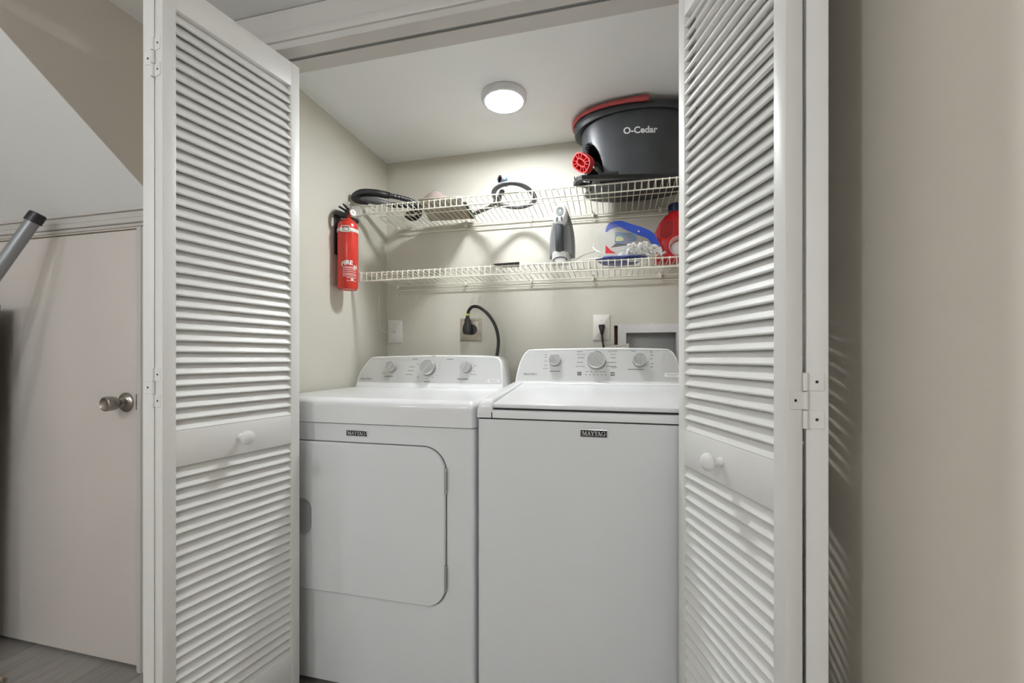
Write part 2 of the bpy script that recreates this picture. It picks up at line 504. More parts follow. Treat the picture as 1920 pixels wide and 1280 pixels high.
# closet opening: head casing, jambs, track
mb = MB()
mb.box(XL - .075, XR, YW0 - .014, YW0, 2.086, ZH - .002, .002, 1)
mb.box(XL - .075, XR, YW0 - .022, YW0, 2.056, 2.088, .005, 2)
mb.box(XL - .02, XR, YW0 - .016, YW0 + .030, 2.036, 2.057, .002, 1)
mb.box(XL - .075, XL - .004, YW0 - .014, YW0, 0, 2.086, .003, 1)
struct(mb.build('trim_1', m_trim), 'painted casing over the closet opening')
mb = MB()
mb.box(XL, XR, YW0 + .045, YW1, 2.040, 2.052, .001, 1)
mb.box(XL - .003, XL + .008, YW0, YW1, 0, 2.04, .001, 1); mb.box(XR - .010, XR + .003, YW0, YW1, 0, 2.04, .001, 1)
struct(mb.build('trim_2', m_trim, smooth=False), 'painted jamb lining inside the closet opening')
mb = MB()
mb.box(XL, XR, YW0 + .030, YW0 + .052, 2.043, 2.052)
mb.box(XL, XR, YW0 + .030, YW0 + .0315, 2.038, 2.050)
struct(mb.build('trim_3', m_track, smooth=False), 'dark metal track for the folding doors')

# under-stair door: casing, slab, knob
def casing(mb, P0, P1, out, w):
    """stepped casing from P0 to P1 (inner edge), growing to out (unit x,z)"""
    p0, p1, o = Vector(P0), Vector(P1), Vector(out)
    for a, b, t in ((0, .012, .007), (.012, .030, .014), (.030, .052, .011), (.052, w, .017)):
        c = [p0 + o * a, p1 + o * a, p1 + o * b, p0 + o * b]
        mb.hexa([(c[0].x, YW0 - t, c[0].y), (c[3].x, YW0 - t, c[3].y), (c[0].x, YW0, c[0].y), (c[3].x, YW0, c[3].y),
                 (c[1].x, YW0 - t, c[1].y), (c[2].x, YW0 - t, c[2].y), (c[1].x, YW0, c[1].y), (c[2].x, YW0, c[2].y)], .002, 1)
mb = MB()
casing(mb, (DX0 - .07, DZ1 + .004), (DX1 + .07, DZ1 + .004), (0, 1), .068)
casing(mb, (DX1 + .004, 0), (DX1 + .004, DZ1), (1, 0), .068)
casing(mb, (DX0 - .004, 0), (DX0 - .004, DZ1), (-1, 0), .068)
struct(mb.build('trim_4', m_trim), 'stepped white casing around the low under-stair door')
mb = MB(); mb.box(DX0 + .003, DX1 - .003, YW0 + .002, YW0 + .037, .010, DZ1 - .004, .0015, 1)
d1 = struct(mb.build('door_1', m_slab), 'low flush white door under the stairs with a nickel knob', 'door')
kc = Vector((-1.6564, YW0 + .002, .9245))
mb = MB()
mb.lathe([(.001, .0), (.034, 0), (.034, .003), (.031, .007), (.024, .011), (.015, .014), (.0135, .024), (.017, .030), (.0225, .036),
          (.0245, .046), (.0250, .058), (.0235, .066), (.0205, .068), (.0175, .0655), (.001, .0635)], kc, (0, -1, 0), 32)
mb.build('knob', m_nickel, d1)['label'] = 'satin nickel door knob'
mb = MB(); mb.box(DX1 + .0045, DX1 + .0135, YW0 - .0085, YW0 - .006, .90, .955, .003, 2)
mb.build('strike_plate', m_nickel, d1)['label'] = 'nickel strike plate'

# ---------------------------------------------------------------- louvered bifold doors
W, T = 0.375, 0.031
Z0, Z1 = 0.020, 2.000
RU = (0.901, 1.926); RL = (0.155, 0.814)      # upper and lower louver openings
ST = 0.030
slat_b = MB()
# (depth towards the front, height): lower edge leans out to the front
ring = [(-.0110, .0265), (-.0138, .0262), (-.0154, .0215), (.0068, -.0172), (.0112, -.0178), (.0136, -.0165), (.0140, -.0140), (-.0098, .0245)]
slat_b.loft([[(x, -a, z) for a, z in ring] for x in (-(W / 2 - ST + .004), W / 2 - ST + .004)], True)
slat_me, _ = slat_b.mesh('slat', m_door, False, origin=(0, 0, 0))

def leaf(parent, A, u, front, knob=None, label=None):
    """A: joint corner on the front face; u: unit vector along the leaf; front: unit normal of the front face"""
    A = Vector(A); u = Vector(u); nf = Vector(front)
    def P(s, d, z): p = A + u * s - nf * d; return (p.x, p.y, z)
    def bx(mb, s0, s1, z0, z1, d0=0, d1=T, bev=.0025):
        mb.hexa([P(s, d, z) for s in (s0, s1) for d in (d0, d1) for z in (z0, z1)], bev, 2)
    mb = MB()
    bx(mb, 0, ST, Z0, Z1); bx(mb, W - ST, W, Z0, Z1)
    bx(mb, ST - .001, W - ST + .001, RU[1], Z1, .0006, T - .0006, .0015)
    bx(mb, ST - .001, W - ST + .001, RL[1], RU[0], .0006, T - .0006, .0015)
    bx(mb, ST - .001, W - ST + .001, Z0, RL[0], .0006, T - .0006, .0015)
    lf = mb.build('door_leaf', m_door, parent)
    xa = u if (u.x * -nf.y - u.y * -nf.x) > 0 else -u
    R = Matrix(((xa.x, -nf.x, 0, 0), (xa.y, -nf.y, 0, 0), (0, 0, 1, 0), (0, 0, 0, 1)))
    for (a, b, n) in ((RU[0], RU[1], 37), (RL[0], RL[1], 24)):
        pit = (b - a) / n
        for i in range(n):
            p = P(W / 2, T / 2, a + pit * (i + .5) + .003)
            place('slat', slat_me, Matrix.Translation(p) @ R, lf)
    if knob:
        kb = MB(); o = P(knob[0], 0, knob[1])
        kb.lathe([(.001, -.002), (.010, 0), (.0085, .006), (.0075, .014), (.0105, .019), (.0165, .022), (.0195, .027), (.0190, .033),
                  (.0150, .038), (.0080, .0405), (.001, .041)], o, (nf.x, nf.y, 0), 24)
        kb.build('knob', m_door, lf)['label'] = 'round white wooden knob'
    return P

def hinge(parent, P1, P2, zc, first_mid, seam, out):
    """painted non-mortise hinge across the folded joint; P1, P2 give points on each leaf's edge"""
    h = 0.093; mb = MB()
    z = [zc - h / 2, zc - h / 6, zc + h / 6, zc + h / 2]
    def flap(P, z0, z1):
        mb.hexa([P(s, d, zz) for s in (-.0016, .0004) for d in (.006, T + .001) for zz in (z0, z1)], .0007, 1)
        for zz in ((z0 + z1) / 2,):
            c = Vector(P(-.0018, .016, zz)); mb.lathe([(.001, 0), (.0026, .0001), (.0018, .0006), (.0008, .0002)], c, (out[0], out[1], 0), 10, 1)
    pm_, po_ = (P1, P2) if first_mid else (P2, P1)
    flap(pm_, z[1] + .0005, z[2] - .0005); flap(po_, z[0], z[1] - .0005); flap(po_, z[2] + .0005, z[3])
    for a, b in ((z[0], z[1] - .0006), (z[1] + .0006, z[2] - .0006), (z[2] + .0006, z[3])):
        mb.lathe([(.001, 0), (.0042, .0003), (.0042, b - a - .0003), (.001, b - a)], (seam[0], seam[1], a), (0, 0, 1), 12)
    mb.build('hinge', [m_door, m_dark], parent)['label'] = 'white painted hinge'

def bifold(name, label, A1, B1, side, gap, ang2):
    A1 = Vector(A1); B1 = Vector(B1)
    u1 = (B1 - A1).normalized(); n1 = Vector((u1.y, -u1.x)) * side      # front of the lead leaf looks into the opening
    C = A1 - n1 * (T + gap)
    u2 = Vector((-side * math.sin(ang2), math.cos(ang2))); n2 = Vector((-u2.y, u2.x)) * side
    A2 = C + n2 * T
    root = empty(name, (C.x, C.y, 0))
    struct(root, label, 'folding door')
    P1 = leaf(root, A1, u1, n1, (0.187, 0.8615))
    P2 = leaf(root, A2, u2, n2)
    mid = (Vector(P1(0, T, 0)) + Vector(P2(0, T, 0))) / 2
    seam = (mid.x, mid.y - .0035)
    for zc in (1.797, 1.009, 0.22):
        hinge(root, P1, P2, zc, side < 0, seam, (0, -1))
    pv = MB()                                                           # pivot and guide pins in the track
    for P, s in ((P1, W - .03), (P2, W - .03)):
        p = P(s, T / 2, 1.995); pv.lathe([(.001, 0), (.004, 0), (.004, .012), (.001, .012)], p, (0, 0, 1), 10)
    pv.build('pivot_pin', m_zinc, root)
    return root

bifold('door_2', 'white louvered folding door standing open at the left of the dryer', (-1.0363, .7763), (-.9676, 1.145), 1, .003, math.radians(6))
bifold('door_3', 'white louvered folding door standing open at the right of the washer', (.279, .7888), (.1617, 1.145), -1, .005, math.radians(14.5))

# ---------------------------------------------------------------- lights
def disc_light(c, r, h, mled, label):
    o = empty('ceiling_light', (c[0], c[1], c[2] - h))
    tag(o, label, 'light')
    b = MB(); b.lathe([(.001, 0), (r - .003, 0), (r, -.002), (r, -h + .006), (r - .004, -h), (r * .86, -h), (r * .85, -h + .003), (.001, -h + .003)], c, (0, 0, 1), 48)
    b.build('housing', m_ledring, o)
    b = MB(); b.lathe([(.001, -h + .0025), (r * .848, -h + .0025), (r * .848, -h + .0015), (r * .80, -h + .0002), (.001, -h + .0002)], c, (0, 0, 1), 48)
    b.build('diffuser', mled, o)['label'] = 'glowing white diffuser'
    return o
disc_light((-.4165, 1.603, ZC), .087, .026, m_led, 'round white disc light on the closet ceiling')
def globe_light(x, y, r, label):  # globe form chosen so the unseen hall lamps also light the ceiling
    o = empty('ceiling_light', (x, y, ZH - .06 - 2 * r)); tag(o, label, 'light')
    b = MB(); b.lathe([(.001, 0), (.055, 0), (.055, -.012), (.012, -.018), (.010, -.060), (.030, -.064), (.001, -.066)], (x, y, ZH), (0, 0, 1), 24)
    b.build('canopy', m_ledring, o)
    b = MB(); b.ball((x, y, ZH - .064 - r), r, 32, 16)
    b.build('globe', m_hled, o)['label'] = 'glowing white glass globe'
globe_light(.05, -2.20, .095, 'white globe lamp on the hall ceiling behind the viewer, near the right wall')
globe_light(-1.20, -.90, .085, 'white globe lamp on the hall ceiling behind the viewer, middle of three')
globe_light(-2.30, -2.00, .085, 'added unseen fill globe on the hall ceiling behind the viewer, far left of three')  # added fill lamp out of view, to brighten the right wall

# ---------------------------------------------------------------- dryer
YF = 1.205
DL, DR = -1.141, -.4055
dry = empty('clothes_dryer', ((DL + DR) / 2, 1.55, 0))
tag(dry, 'white front-loading dryer standing left of the washer, door hinged right', 'dryer')
vert = lambda e: abs(e.verts[0].co.z - e.verts[1].co.z) > .2
mb = MB(); mb.box(DL, DR, YF, 1.88, .022, .866, .011, 3, edges=vert)
mb.build('cabinet', m_enamel, dry)
mb = MB(); mb.box(DL + .004, DR - .004, YF + .004, 1.87, .864, .871)
mb.build('seam', m_dark, dry)
for x in (DL + .05, DR - .05):
    for y in (YF + .06, 1.82):
        mb = MB(); mb.lathe([(.001, 0), (.02, 0), (.02, .008), (.012, .012), (.012, .024), (.001, .024)], (x, y, 0), (0, 0, 1), 16)
        mb.build('foot', m_gasket, dry)
# top with rounded front and side edges
def top_shell(mb, x0, x1, y0, y1, z0, z1, r, slope=0.0, n=6):
    rings = []
    for y, zt in ((y1, z1 + slope), (y0 + r, z1)):
        rings.append((y, zt))
    prof = [(x0, z0)] + [(x0 + .022 * (1 - math.cos(a)), z1 - .022 * (1 - math.sin(a))) for a in [PI / 2 * i / n for i in range(n + 1)]] \
        + [(x1 - .022 * (1 - math.sin(a)), z1 - .022 * (1 - math.cos(a))) for a in [PI / 2 * i / n for i in range(n + 1)]] + [(x1, z0)]
    R = []
    R.append([(x, y1, z + (slope if z > z0 else 0)) for x, z in prof])
    R.append([(x, y0 + r, z) for x, z in prof])
    for i in range(1, n + 3):
        a = PI / 2 * i / (n + 2)
        yy = y0 + r * (1 - math.sin(a)); dz = r * .8 * (1 - math.cos(a))
        k = .012 * (1 - math.cos(a))
        R.append([(min(max(x, x0 + k), x1 - k), yy, (z - dz * (z - z0) / (z1 - z0)) if z > z0 else z) for x, z in prof])
    mb.loft(R, True)
mb = MB(); top_shell(mb, DL - .002, DR + .003, YF - .008, 1.885, .869, .950, .032)
mb.build('top', m_enamel2, dry, angle=50)

# console built on a leaning front plane
def console_frame(y0, z0, k):
    n = Vector((0, -1, k)).normalized()
    def P(x, z, d=0.0):
        return (x, y0 + k * (z - z0) + n.y * d, z + n.z * d)
    return P
def console(name_parent, outline, P, yb, zfloor):
    mb = MB()
    o = outline
    o1 = inset(o, .005); o2 = inset(o, .0015)
    rings = [[P(x, z, 0) for x, z in o1], [P(x, z, -.0015) for x, z in o2], [P(x, z, -.006) for x, z in o]]
    rings.append([(x, max(P(x, z, 0)[1] + .02, yb - .03), z) for x, z in o])
    o3 = inset(o, .006)
    rings.append([(x, max(P(x, z, 0)[1] + .03, yb), z) for x, z in o3])
    mb.loft(rings, True)
    return mb.build('console', m_plastic, name_parent, angle=50)
def smooth_outline(left, right, top):
    """left: from base to top; right: from top to base; returned counter-clockwise seen from the front (x right, z up)"""
    pts = [(p[0], p[1], 0) for p in left + top + right]
    c = catmull(pts, 5)
    c = [(p.x, p.y) for p in c]
    return c[::-1]
k_ = .35
PD = console_frame(1.683, .952, k_)
d_out = smooth_outline([(-1.130, .948), (-1.1263, .9896), (-1.118, 1.022), (-1.1052, 1.0449), (-1.0832, 1.0766), (-1.0611, 1.0862)],
                       [(-.4956, 1.0876), (-.471, 1.079), (-.4575, 1.060), (-.4475, 1.00), (-.4420, .948)], [(-.93, 1.0905), (-.8007, 1.0925), (-.62, 1.0915)])
con = console(dry, d_out, PD, 1.855, .95)
def clip_low(pts, zmin):
    """keep the part of an outline above zmin"""
    out = []
    n = len(pts)
    for i in range(n):
        a, b = pts[i], pts[(i + 1) % n]
        if a[1] >= zmin: out.append(a)
        if (a[1] >= zmin) != (b[1] >= zmin):
            t = (zmin - a[1]) / (b[1] - a[1]); out.append((a[0] + t * (b[0] - a[0]), zmin))
    return out
def face_panel(parent, outline, P, zmin, m):
    q = clip_low(inset(outline, .0065), zmin)
    mb = MB()
    mb.loft([[P(x, z, -.0005) for x, z in q], [P(x, z, .0008) for x, z in q]], True)
    return mb.build('control_panel', m, parent)
pan = face_panel(con, d_out, PD, .972, m_panel)
pan['label'] = 'brushed silver control panel'

def dial(parent, P, x, z, r, h, ang, lab):
    o = Vector(P(x, z, .0008)); ax = Vector(P(x, z, 1)) - Vector(P(x, z, 0))
    ux = Vector((1, 0, 0)); uz = ax.cross(ux).normalized()
    if uz.z < 0: uz = -uz
    mb = MB()
    mb.lathe([(.001, 0), (r * 1.02, 0), (r, h * .25), (r * .97, h * .8)], o, ax, 32, 1, cap=False)
    mb.lathe([(r * .97, h * .8), (r * .96, h * .95), (r * .90, h)], o, ax, 32, 2, cap=False)
    mb.lathe([(r * .90, h), (r * .5, h * .975), (.001, h * .97)], o, ax, 32, 0, cap=False)
    dx = ux * math.cos(ang) + uz * math.sin(ang); dy = ax.cross(dx)
    a = o + ax * (h * .97)
    pts = []
    for s in (-.85, 1.04):
        for w in (-.05, .05):
            for hh in (0, h * .07):
                pts.append(a + dx * (r * s) + dy * (r * w) + ax * hh)
    mb.hexa(pts, .0004, 1, 2)
    ob = mb.build('dial', [m_knobface, m_knobside, m_chrome], parent)
    ob['label'] = lab
    return ob
dial(con, PD, -.9640, 1.036, .0235, .020, math.radians(55), 'small silver dial')
dial(con, PD, -.7860, 1.033, .0345, .024, math.radians(60), 'large silver timer dial')
dial(con, PD, -.6105, 1.036, .0235, .022, math.radians(65), 'small silver dial')

def prints(parent, P, dashes, words, may=None):
    mb = MB()
    for x, z, w, h in dashes:
        # broken dash: a row of short marks like tiny lettering
        n = max(1, int(w / .0045)); g = w / n
        for i in range(n):
            a = x - w / 2 + g * i
            mb.quad([P(a, z - h / 2, .0011), P(a + g * .72, z - h / 2, .0011), P(a + g * .72, z + h / 2, .0011), P(a, z + h / 2, .0011)])
    for body, x, z, size in words:
        vs, fs = text_geo(body, size)
        mb.polys(vs, fs, lambda u, v: P(x + u, z + v, .0011))
    if may:
        add_maytag(mb, may[0], may[1], may[2], may[3], lambda u, v: P(u, v, .0011))
    o = mb.build('lettering', m_ink, parent, smooth=False)
    o['label'] = 'dark printed lettering'; o['kind'] = 'stuff'
    return o
dd = [(-.990, 1.058, .012, .0022), (-.992, 1.036, .012, .0022), (-.997, 1.012, .018, .0022), (-.972, .997, .045, .0035),
      (-.856, 1.074, .026, .003), (-.690, 1.073, .028, .003), (-.866, 1.040, .026, .0025), (-.868, 1.023, .028, .0025), (-.872, 1.006, .030, .0025),
      (-.838, 1.052, .016, .002), (-.829, .995, .010, .003), (-.785, .977, .026, .0035), (-.770, 1.088, .020, .0025),
      (-.735, 1.060, .005, .002), (-.733, 1.046, .005, .002), (-.735, 1.033, .005, .002), (-.738, 1.020, .005, .002), (-.745, 1.005, .005, .002),
      (-.760, .995, .008, .002), (-.785, .990, .008, .002), (-.572, 1.045, .012, .0022), (-.572, 1.022, .008, .0022), (-.575, 1.009, .026, .0022),
      (-.6215, .9895, .050, .0045)]
prints(pan, PD, dd, [], (-1.0800, .9855, .058, .0085))
def sticker(parent, P, x0, x1, z0, z1):
    mb = MB(); q = rrect(x0, x1, z0, z1, .003)
    mb.loft([[P(x, z, .0008) for x, z in q], [P(x, z, .0013) for x, z in q]], True)
    w = x1 - x0
    for t, f in ((.66, .80), (.30, .62)):
        zz = z0 + (z1 - z0) * t; n = 11; ww = w * f / n
        for i in range(n):
            a = (x0 + x1) / 2 - w * f / 2 + ww * i
            mb.quad([P(a, zz - .0009, .0016), P(a + ww * .7, zz - .0009, .0016), P(a + ww * .7, zz + .0009, .0016), P(a, zz + .0009, .0016)], 1)
    mb.build('sticker', [m_whitelabel, m_ink], parent)['label'] = 'white label strip'
sticker(con, PD, -.5110, -.4600, .9775, .9905)

# dryer door
def front(y):
    return lambda x, z, d: (x, y - d, z)
FD = front(YF)
dx0, dx1, dz0, dz1 = -1.100, -.4950, .317, .8065
door_o = rrect(dx0, dx1, dz0, dz1, [.030, .066, .076, .030], 10)
mb = MB(); q = inset(door_o, -.0022)
mb.loft([[FD(x, z, -.001) for x, z in q], [FD(x, z, .0012) for x, z in q]], True)
ddoor = empty('door', (-.8, YF, .56), dry)
mb.build('gasket', m_gasket, ddoor)['label'] = 'dark gap line around the door'
# slab with a D-shaped pull pocket on its left edge
py0, py1, px1 = .497, .616, -.9640
mb = MB()
oo = [p for p in inset(door_o, .0008)]
pk = rrect(-1.060, px1, py0, py1, [.012, .034, .034, .012], 6)
def door_ring(o, d): return [FD(x, z, d) for x, z in o]
mb.loft([door_ring(oo, .001), door_ring(oo, .006), door_ring(inset(oo, .0012), .0092), door_ring(inset(oo, .004), .011)], False)
# front face with hole, filled by triangulation
t = bmesh.new()
outer = inset(oo, .004)
ve = [t.verts.new(FD(x, z, .011)) for x, z in outer]; vp = [t.verts.new(FD(x, z, .011)) for x, z in pk]
es = [t.edges.new((ve[i], ve[(i + 1) % len(ve)])) for i in range(len(ve))] + [t.edges.new((vp[i], vp[(i + 1) % len(vp)])) for i in range(len(vp))]
bmesh.ops.triangle_fill(t, use_beauty=True, use_dissolve=False, edges=es)
mb._merge(t)
bmesh.ops.remove_doubles(mb.bm, verts=mb.bm.verts, dist=1e-6)
for f in mb.bm.faces:
    f.normal_update()
mb.build('door_panel', m_enamel, ddoor, angle=30)
mb = MB()
mb.loft([door_ring(pk, .0108), door_ring(inset(pk, .002), .006), door_ring(inset(pk, .008), .0022), door_ring(inset(pk, .014), .0016)], False)
t = bmesh.new(); vv = [t.verts.new(p) for p in door_ring(inset(pk, .014), .0016)]; t.faces.new(vv); mb._merge(t)
mb.build('pull_pocket', m_pocket, ddoor)['label'] = 'grey recessed hand pull'
for z0, z1 in ((.667, .747), (.373, .451)):
    mb = MB(); n = 5; dz = (z1 - z0) / n
    for i in range(n):
        mb.lathe([(.001, 0), (.0036, .0004), (.0036, dz - .0008), (.001, dz - .0004)], (dx1 + .0005, YF - .0085, z0 + dz * i), (0, 0, 1), 12)
    mb.build('hinge', m_zinc, ddoor)['label'] = 'silver hinge'

def badge(parent, x0, x1, z0, z1):
    F = front(YF); mb = MB()
    q = rrect(x0, x1, z0, z1, .0015, 2)
    slab(mb, q, F, 0, .0030, .0008)
    b = mb.build('badge', m_chrome, parent); b['label'] = 'black badge with chrome rim'
    mb = MB(); q = inset(q, .0018)
    mb.loft([[F(x, z, .0029) for x, z in q], [F(x, z, .0034) for x, z in q]], True)
    mb.build('badge_face', m_badge, b)
    mb = MB(); add_maytag(mb, (x0 + x1) / 2, (z0 + z1) / 2, (x1 - x0) * .86, (z1 - z0) * .56, lambda u, v: F(u, v, .0038))
    mb.build('lettering', m_letter, b, smooth=False)['label'] = 'silver serif lettering'
badge(dry, -.8403, -.7648, .8275, .8476)

# ---------------------------------------------------------------- washer
WL, WR = -.3950, .290
was = empty('washing_machine', ((WL + WR) / 2, 1.55, 0))
tag(was, 'white top-loading washer with flat lid, standing right of the dryer', 'washing machine')
mb = MB(); mb.box(WL, WR, YF, 1.86, .022, .8975, .010, 3, edges=vert)
mb.build('cabinet', m_enamel, was)
mb = MB(); mb.box(WL + .004, WR - .004, YF + .004, 1.85, .895, .904)
mb.build('seam', m_dark, was)
for x in (WL + .05, WR - .05):
    for y in (YF + .06, 1.80):
        mb = MB(); mb.lathe([(.001, 0), (.02, 0), (.02, .008), (.012, .012), (.012, .024), (.001, .024)], (x, y, 0), (0, 0, 1), 16)
        mb.build('foot', m_gasket, was)
# top frame: base slab, two side rails rising to the rear, rear deck
def rail(mb, x0, x1, side):
    """cross-section (x, height) swept from the front nose to the back"""
    def sec(y, zt, zb=.902, rr=.018):
        n = 5; L = [(x0, zb)] + [(x0 + rr * (1 - math.cos(a)), zt - rr * (1 - math.sin(a))) for a in [PI / 2 * i / n for i in range(n + 1)]]
        r2 = .007
        Rr = [(x1 - r2 * (1 - math.sin(a)), zt - r2 * (1 - math.cos(a))) for a in [PI / 2 * i / n for i in range(n + 1)]] + [(x1, zb)]
        pts = L + Rr
        if side > 0: pts = [(x0 + x1 - x, z) for x, z in pts]
        return [(x, y, z) for x, z in pts]
    R = []
    for i in range(7):
        a = PI / 2 * i / 6
        R.append(sec(YF + .030 * (1 - math.sin(a)) - .001, .957 - .026 * (1 - math.cos(PI / 2 - a)) if False else .931 + .026 * math.cos(PI / 2 - a) * 1.0))
    R = [sec(YF - .001 + .030 * (1 - math.cos(a)), .929 + .028 * math.sin(a)) for a in [PI / 2 * i / 6 for i in range(7)]]
    R.append(sec(1.62, .984)); R.append(sec(1.85, .986))
    mb.loft(R, True)
mb = MB()
rail(mb, WL - .001, -.349, -1); rail(mb, .246, WR + .001, 1)
mb.box(-.352, .249, YF - .001, 1.62, .902, .9255, .006, 3, edges=lambda e: all(v.co.y < 1.3 and v.co.z > .91 for v in e.verts))
mb.box(-.352, .249, 1.612, 1.85, .902, .985, .006, 2)
mb.build('top_frame', m_enamel2, was, angle=50)
mb = MB(); mb.box(-.346, .243, YF + .012, 1.60, .9245, .9300)
mb.build('lid_gap', m_dark, was)
mb = MB()
lx0, lx1 = -.3475, .2445
mb.hexa([(lx0, YF - .002, .9315), (lx0, YF - .002, .9450), (lx0, 1.606, .962), (lx0, 1.606, .9795),
         (lx1, YF - .002, .9315), (lx1, YF - .002, .9450), (lx1, 1.606, .962), (lx1, 1.606, .9795)], .0035, 3)
mb.build('lid', m_enamel2, was, angle=50)
PW = console_frame(1.640, .985, k_)
w_out = smooth_outline([(-.3822, .980), (-.3794, 1.0065), (-.3735, 1.043), (-.3659, 1.0705), (-.355, 1.094), (-.3420, 1.1085), (-.3198, 1.1165)],
                       [(.1916, 1.1158), (.2080, 1.111), (.2220, 1.0985), (.2340, 1.068), (.2430, 1.030), (.2500, .980)], [(-.18, 1.1195), (-.0462, 1.1208), (.08, 1.1195)])
con = console(was, w_out, PW, 1.84, .98)
pan = face_panel(con, w_out, PW, .992, m_panel)
pan['label'] = 'brushed silver control panel'
dial(con, PW, -.2240, 1.0665, .0230, .023, math.radians(130), 'small silver dial, left')
dial(con, PW, -.0630, 1.0660, .0350, .026, math.radians(128), 'large silver cycle dial')
dial(con, PW, .0970, 1.0665, .0250, .024, math.radians(97), 'small silver dial, right')
wd = [(-.262, 1.092, .010, .002), (-.262, 1.082, .010, .002), (-.261, 1.0665, .012, .002), (-.260, 1.050, .012, .002), (-.260, 1.0375, .020, .002),
      (-.222, 1.0265, .042, .0032), (-.127, 1.104, .022, .0026), (-.123, 1.080, .026, .0026), (-.126, 1.062, .024, .0026),
      (.001, 1.080, .018, .0026), (-.005, 1.062, .034, .0026), (-.006, 1.0475, .036, .0026), (.004, 1.042, .022, .0026),
      (.076, 1.105, .016, .0020), (.141, 1.102, .010, .003), (.142, 1.090, .010, .003), (.140, 1.076, .010, .0026), (.142, 1.058, .010, .0026), (.141, 1.046, .010, .0026),
      (.084, 1.036, .058, .0034), (-.098, 1.026, .010, .0022), (-.082, 1.026, .008, .0022), (-.062, 1.026, .012, .0022), (-.046, 1.026, .012, .0022), (-.032, 1.026, .010, .0022)]
wd += [(-.1015 + .0148 * i, 1.0145, .0055, .0028) for i in range(6)]
prints(pan, PW, wd, [('Bulky Items', -.122, 1.093, .0070), ('Drain & Spin', -.124, 1.0465, .0070), ('Quick Wash', -.003, 1.104, .0070), ('Whites', .000, 1.093, .0070)],
       (-.3205, 1.0150, .054, .0085))
def button(x, z, kind):
    mb = MB(); h = .0075
    q = rrect(x - h, x + h, z - h * .9, z + h * .9, .001, 2)
    mb.loft([[PW(a, b, .0008) for a, b in q], [PW(a, b, .0014) for a, b in q]], True, 0)
    f = lambda a, b: PW(a, b, .0018)
    if kind == 'power':
        for i in range(12):
            a0, a1 = math.radians(125 + 290 * i / 12), math.radians(125 + 290 * (i + 1) / 12)
            mb.quad([f(x + r * math.cos(a), z + r * math.sin(a)) for r, a in ((.0046, a0), (.0046, a1), (.0034, a1), (.0034, a0))], 1)
        mb.quad([f(x - .0007, z), f(x + .0007, z), f(x + .0007, z + .005), f(x - .0007, z + .005)], 1)
    else:
        mb.quad([f(x - .0055, z - .004), f(x - .0005, z), f(x - .0005, z + .0003), f(x - .0055, z + .004)], 1)
        for a in (.0008, .0036):
            mb.quad([f(x + a, z - .004), f(x + a + .0018, z - .004), f(x + a + .0018, z + .004), f(x + a, z + .004)], 1)
    mb.build('button', [m_ink, m_logo], con)['label'] = 'dark square power button' if kind == 'power' else 'dark square start button'
button(-.1275, 1.0185, 'power'); button(-.0020, 1.0182, 'start')
sticker(con, PW, .1850, .2400, 1.0090, 1.0230)
badge(was, -.0905, -.0155, .8572, .8788)
mb = MB(); mb.quad([(-.335, 1.585, .9795), (-.275, 1.585, .9795), (-.275, 1.588, .9797), (-.335, 1.588, .9797)])
mb.build('lid_mark', m_logo, was, smooth=False)

# ---------------------------------------------------------------- wire shelves
wire_b = None
def wire_shelf(label, zf, zb, group):
    x0, x1, yf, yb = -1.115, .440, 1.705, 2.008
    root = empty('wire_shelf', ((x0 + x1) / 2, yb, zb))
    tag(root, label, 'shelf', group)
    r = .0017; R = .0029
    zl_ = zf - .037
    mb = MB()
    n = 6
    mb.tube([(0, yb + .001, zb + .004), (0, 1.85, (zf + zb) / 2 + .004), (0, yf + .004, zf + .004), (0, yf - .001, zf + .001), (0, yf - .002, zl_)], r, n)
    me, o = mb.mesh('wire', m_wire, True, 60)
    cnt = int((x1 - x0) / .0254) + 1
    for i in range(cnt):
        place('wire', me, Matrix.Translation(o + Vector((x0 + .004 + .0254 * i, 0, 0))), root)
    for (y, z, a) in ((yf + .003, zf, 0), (yf - .004, zl_, 0), (1.835, (zf * .6 + zb * .4), .012), (yb, zb, .02), (yb, zb - .024, .02)):
        mb = MB(); mb.tube([(x0 + a, y, z), (x1, y, z)], R if a != .012 else .0024, 8)
        mb.build('rod', m_wire, root)
    # end bracket on the left wall
    mb = MB(); mb.box(XL + .0005, x0 + .002, yf - .004, yf + .012, zl_ - .004, zf + .006, .002, 1)
    mb.box(XL + .0005, XL + .004, yf - .010, yf + .040, zl_ - .004, zf + .008, .001, 1)
    mb.build('end_bracket', m_plate, root)['label'] = 'white end bracket'
    for x in (-1.095, -.7195, -.3865, -.0917, .2068):
        mb = MB()
        mb.box(x - .006, x + .006, yb - .008, YB - .0005, zb - .010, zb + .014, .002, 1)
        mb.box(x - .004, x + .004, yb - .011, yb - .004, zb - .016, zb + .002, .0015, 1)
        mb.lathe([(.001, 0), (.0028, .0004), (.0018, .0014), (.001, .0014)], (x, yb - .008, zb + .010), (0, -1, 0), 8, 1)
        mb.build('wall_clip', [m_wire, m_dark], root)
    return root
ZUF, ZUB, ZLF, ZLB = 1.766, 1.750, 1.464, 1.455
wire_shelf('upper cream wire shelf carrying the charcoal mop bucket', ZUF, ZUB, 'wire shelves')
wire_shelf('lower cream wire shelf carrying the upright iron and red jug', ZLF, ZLB, 'wire shelves')
DU, DLO = ZUF + .006, ZLF + .006       # deck heights things stand on

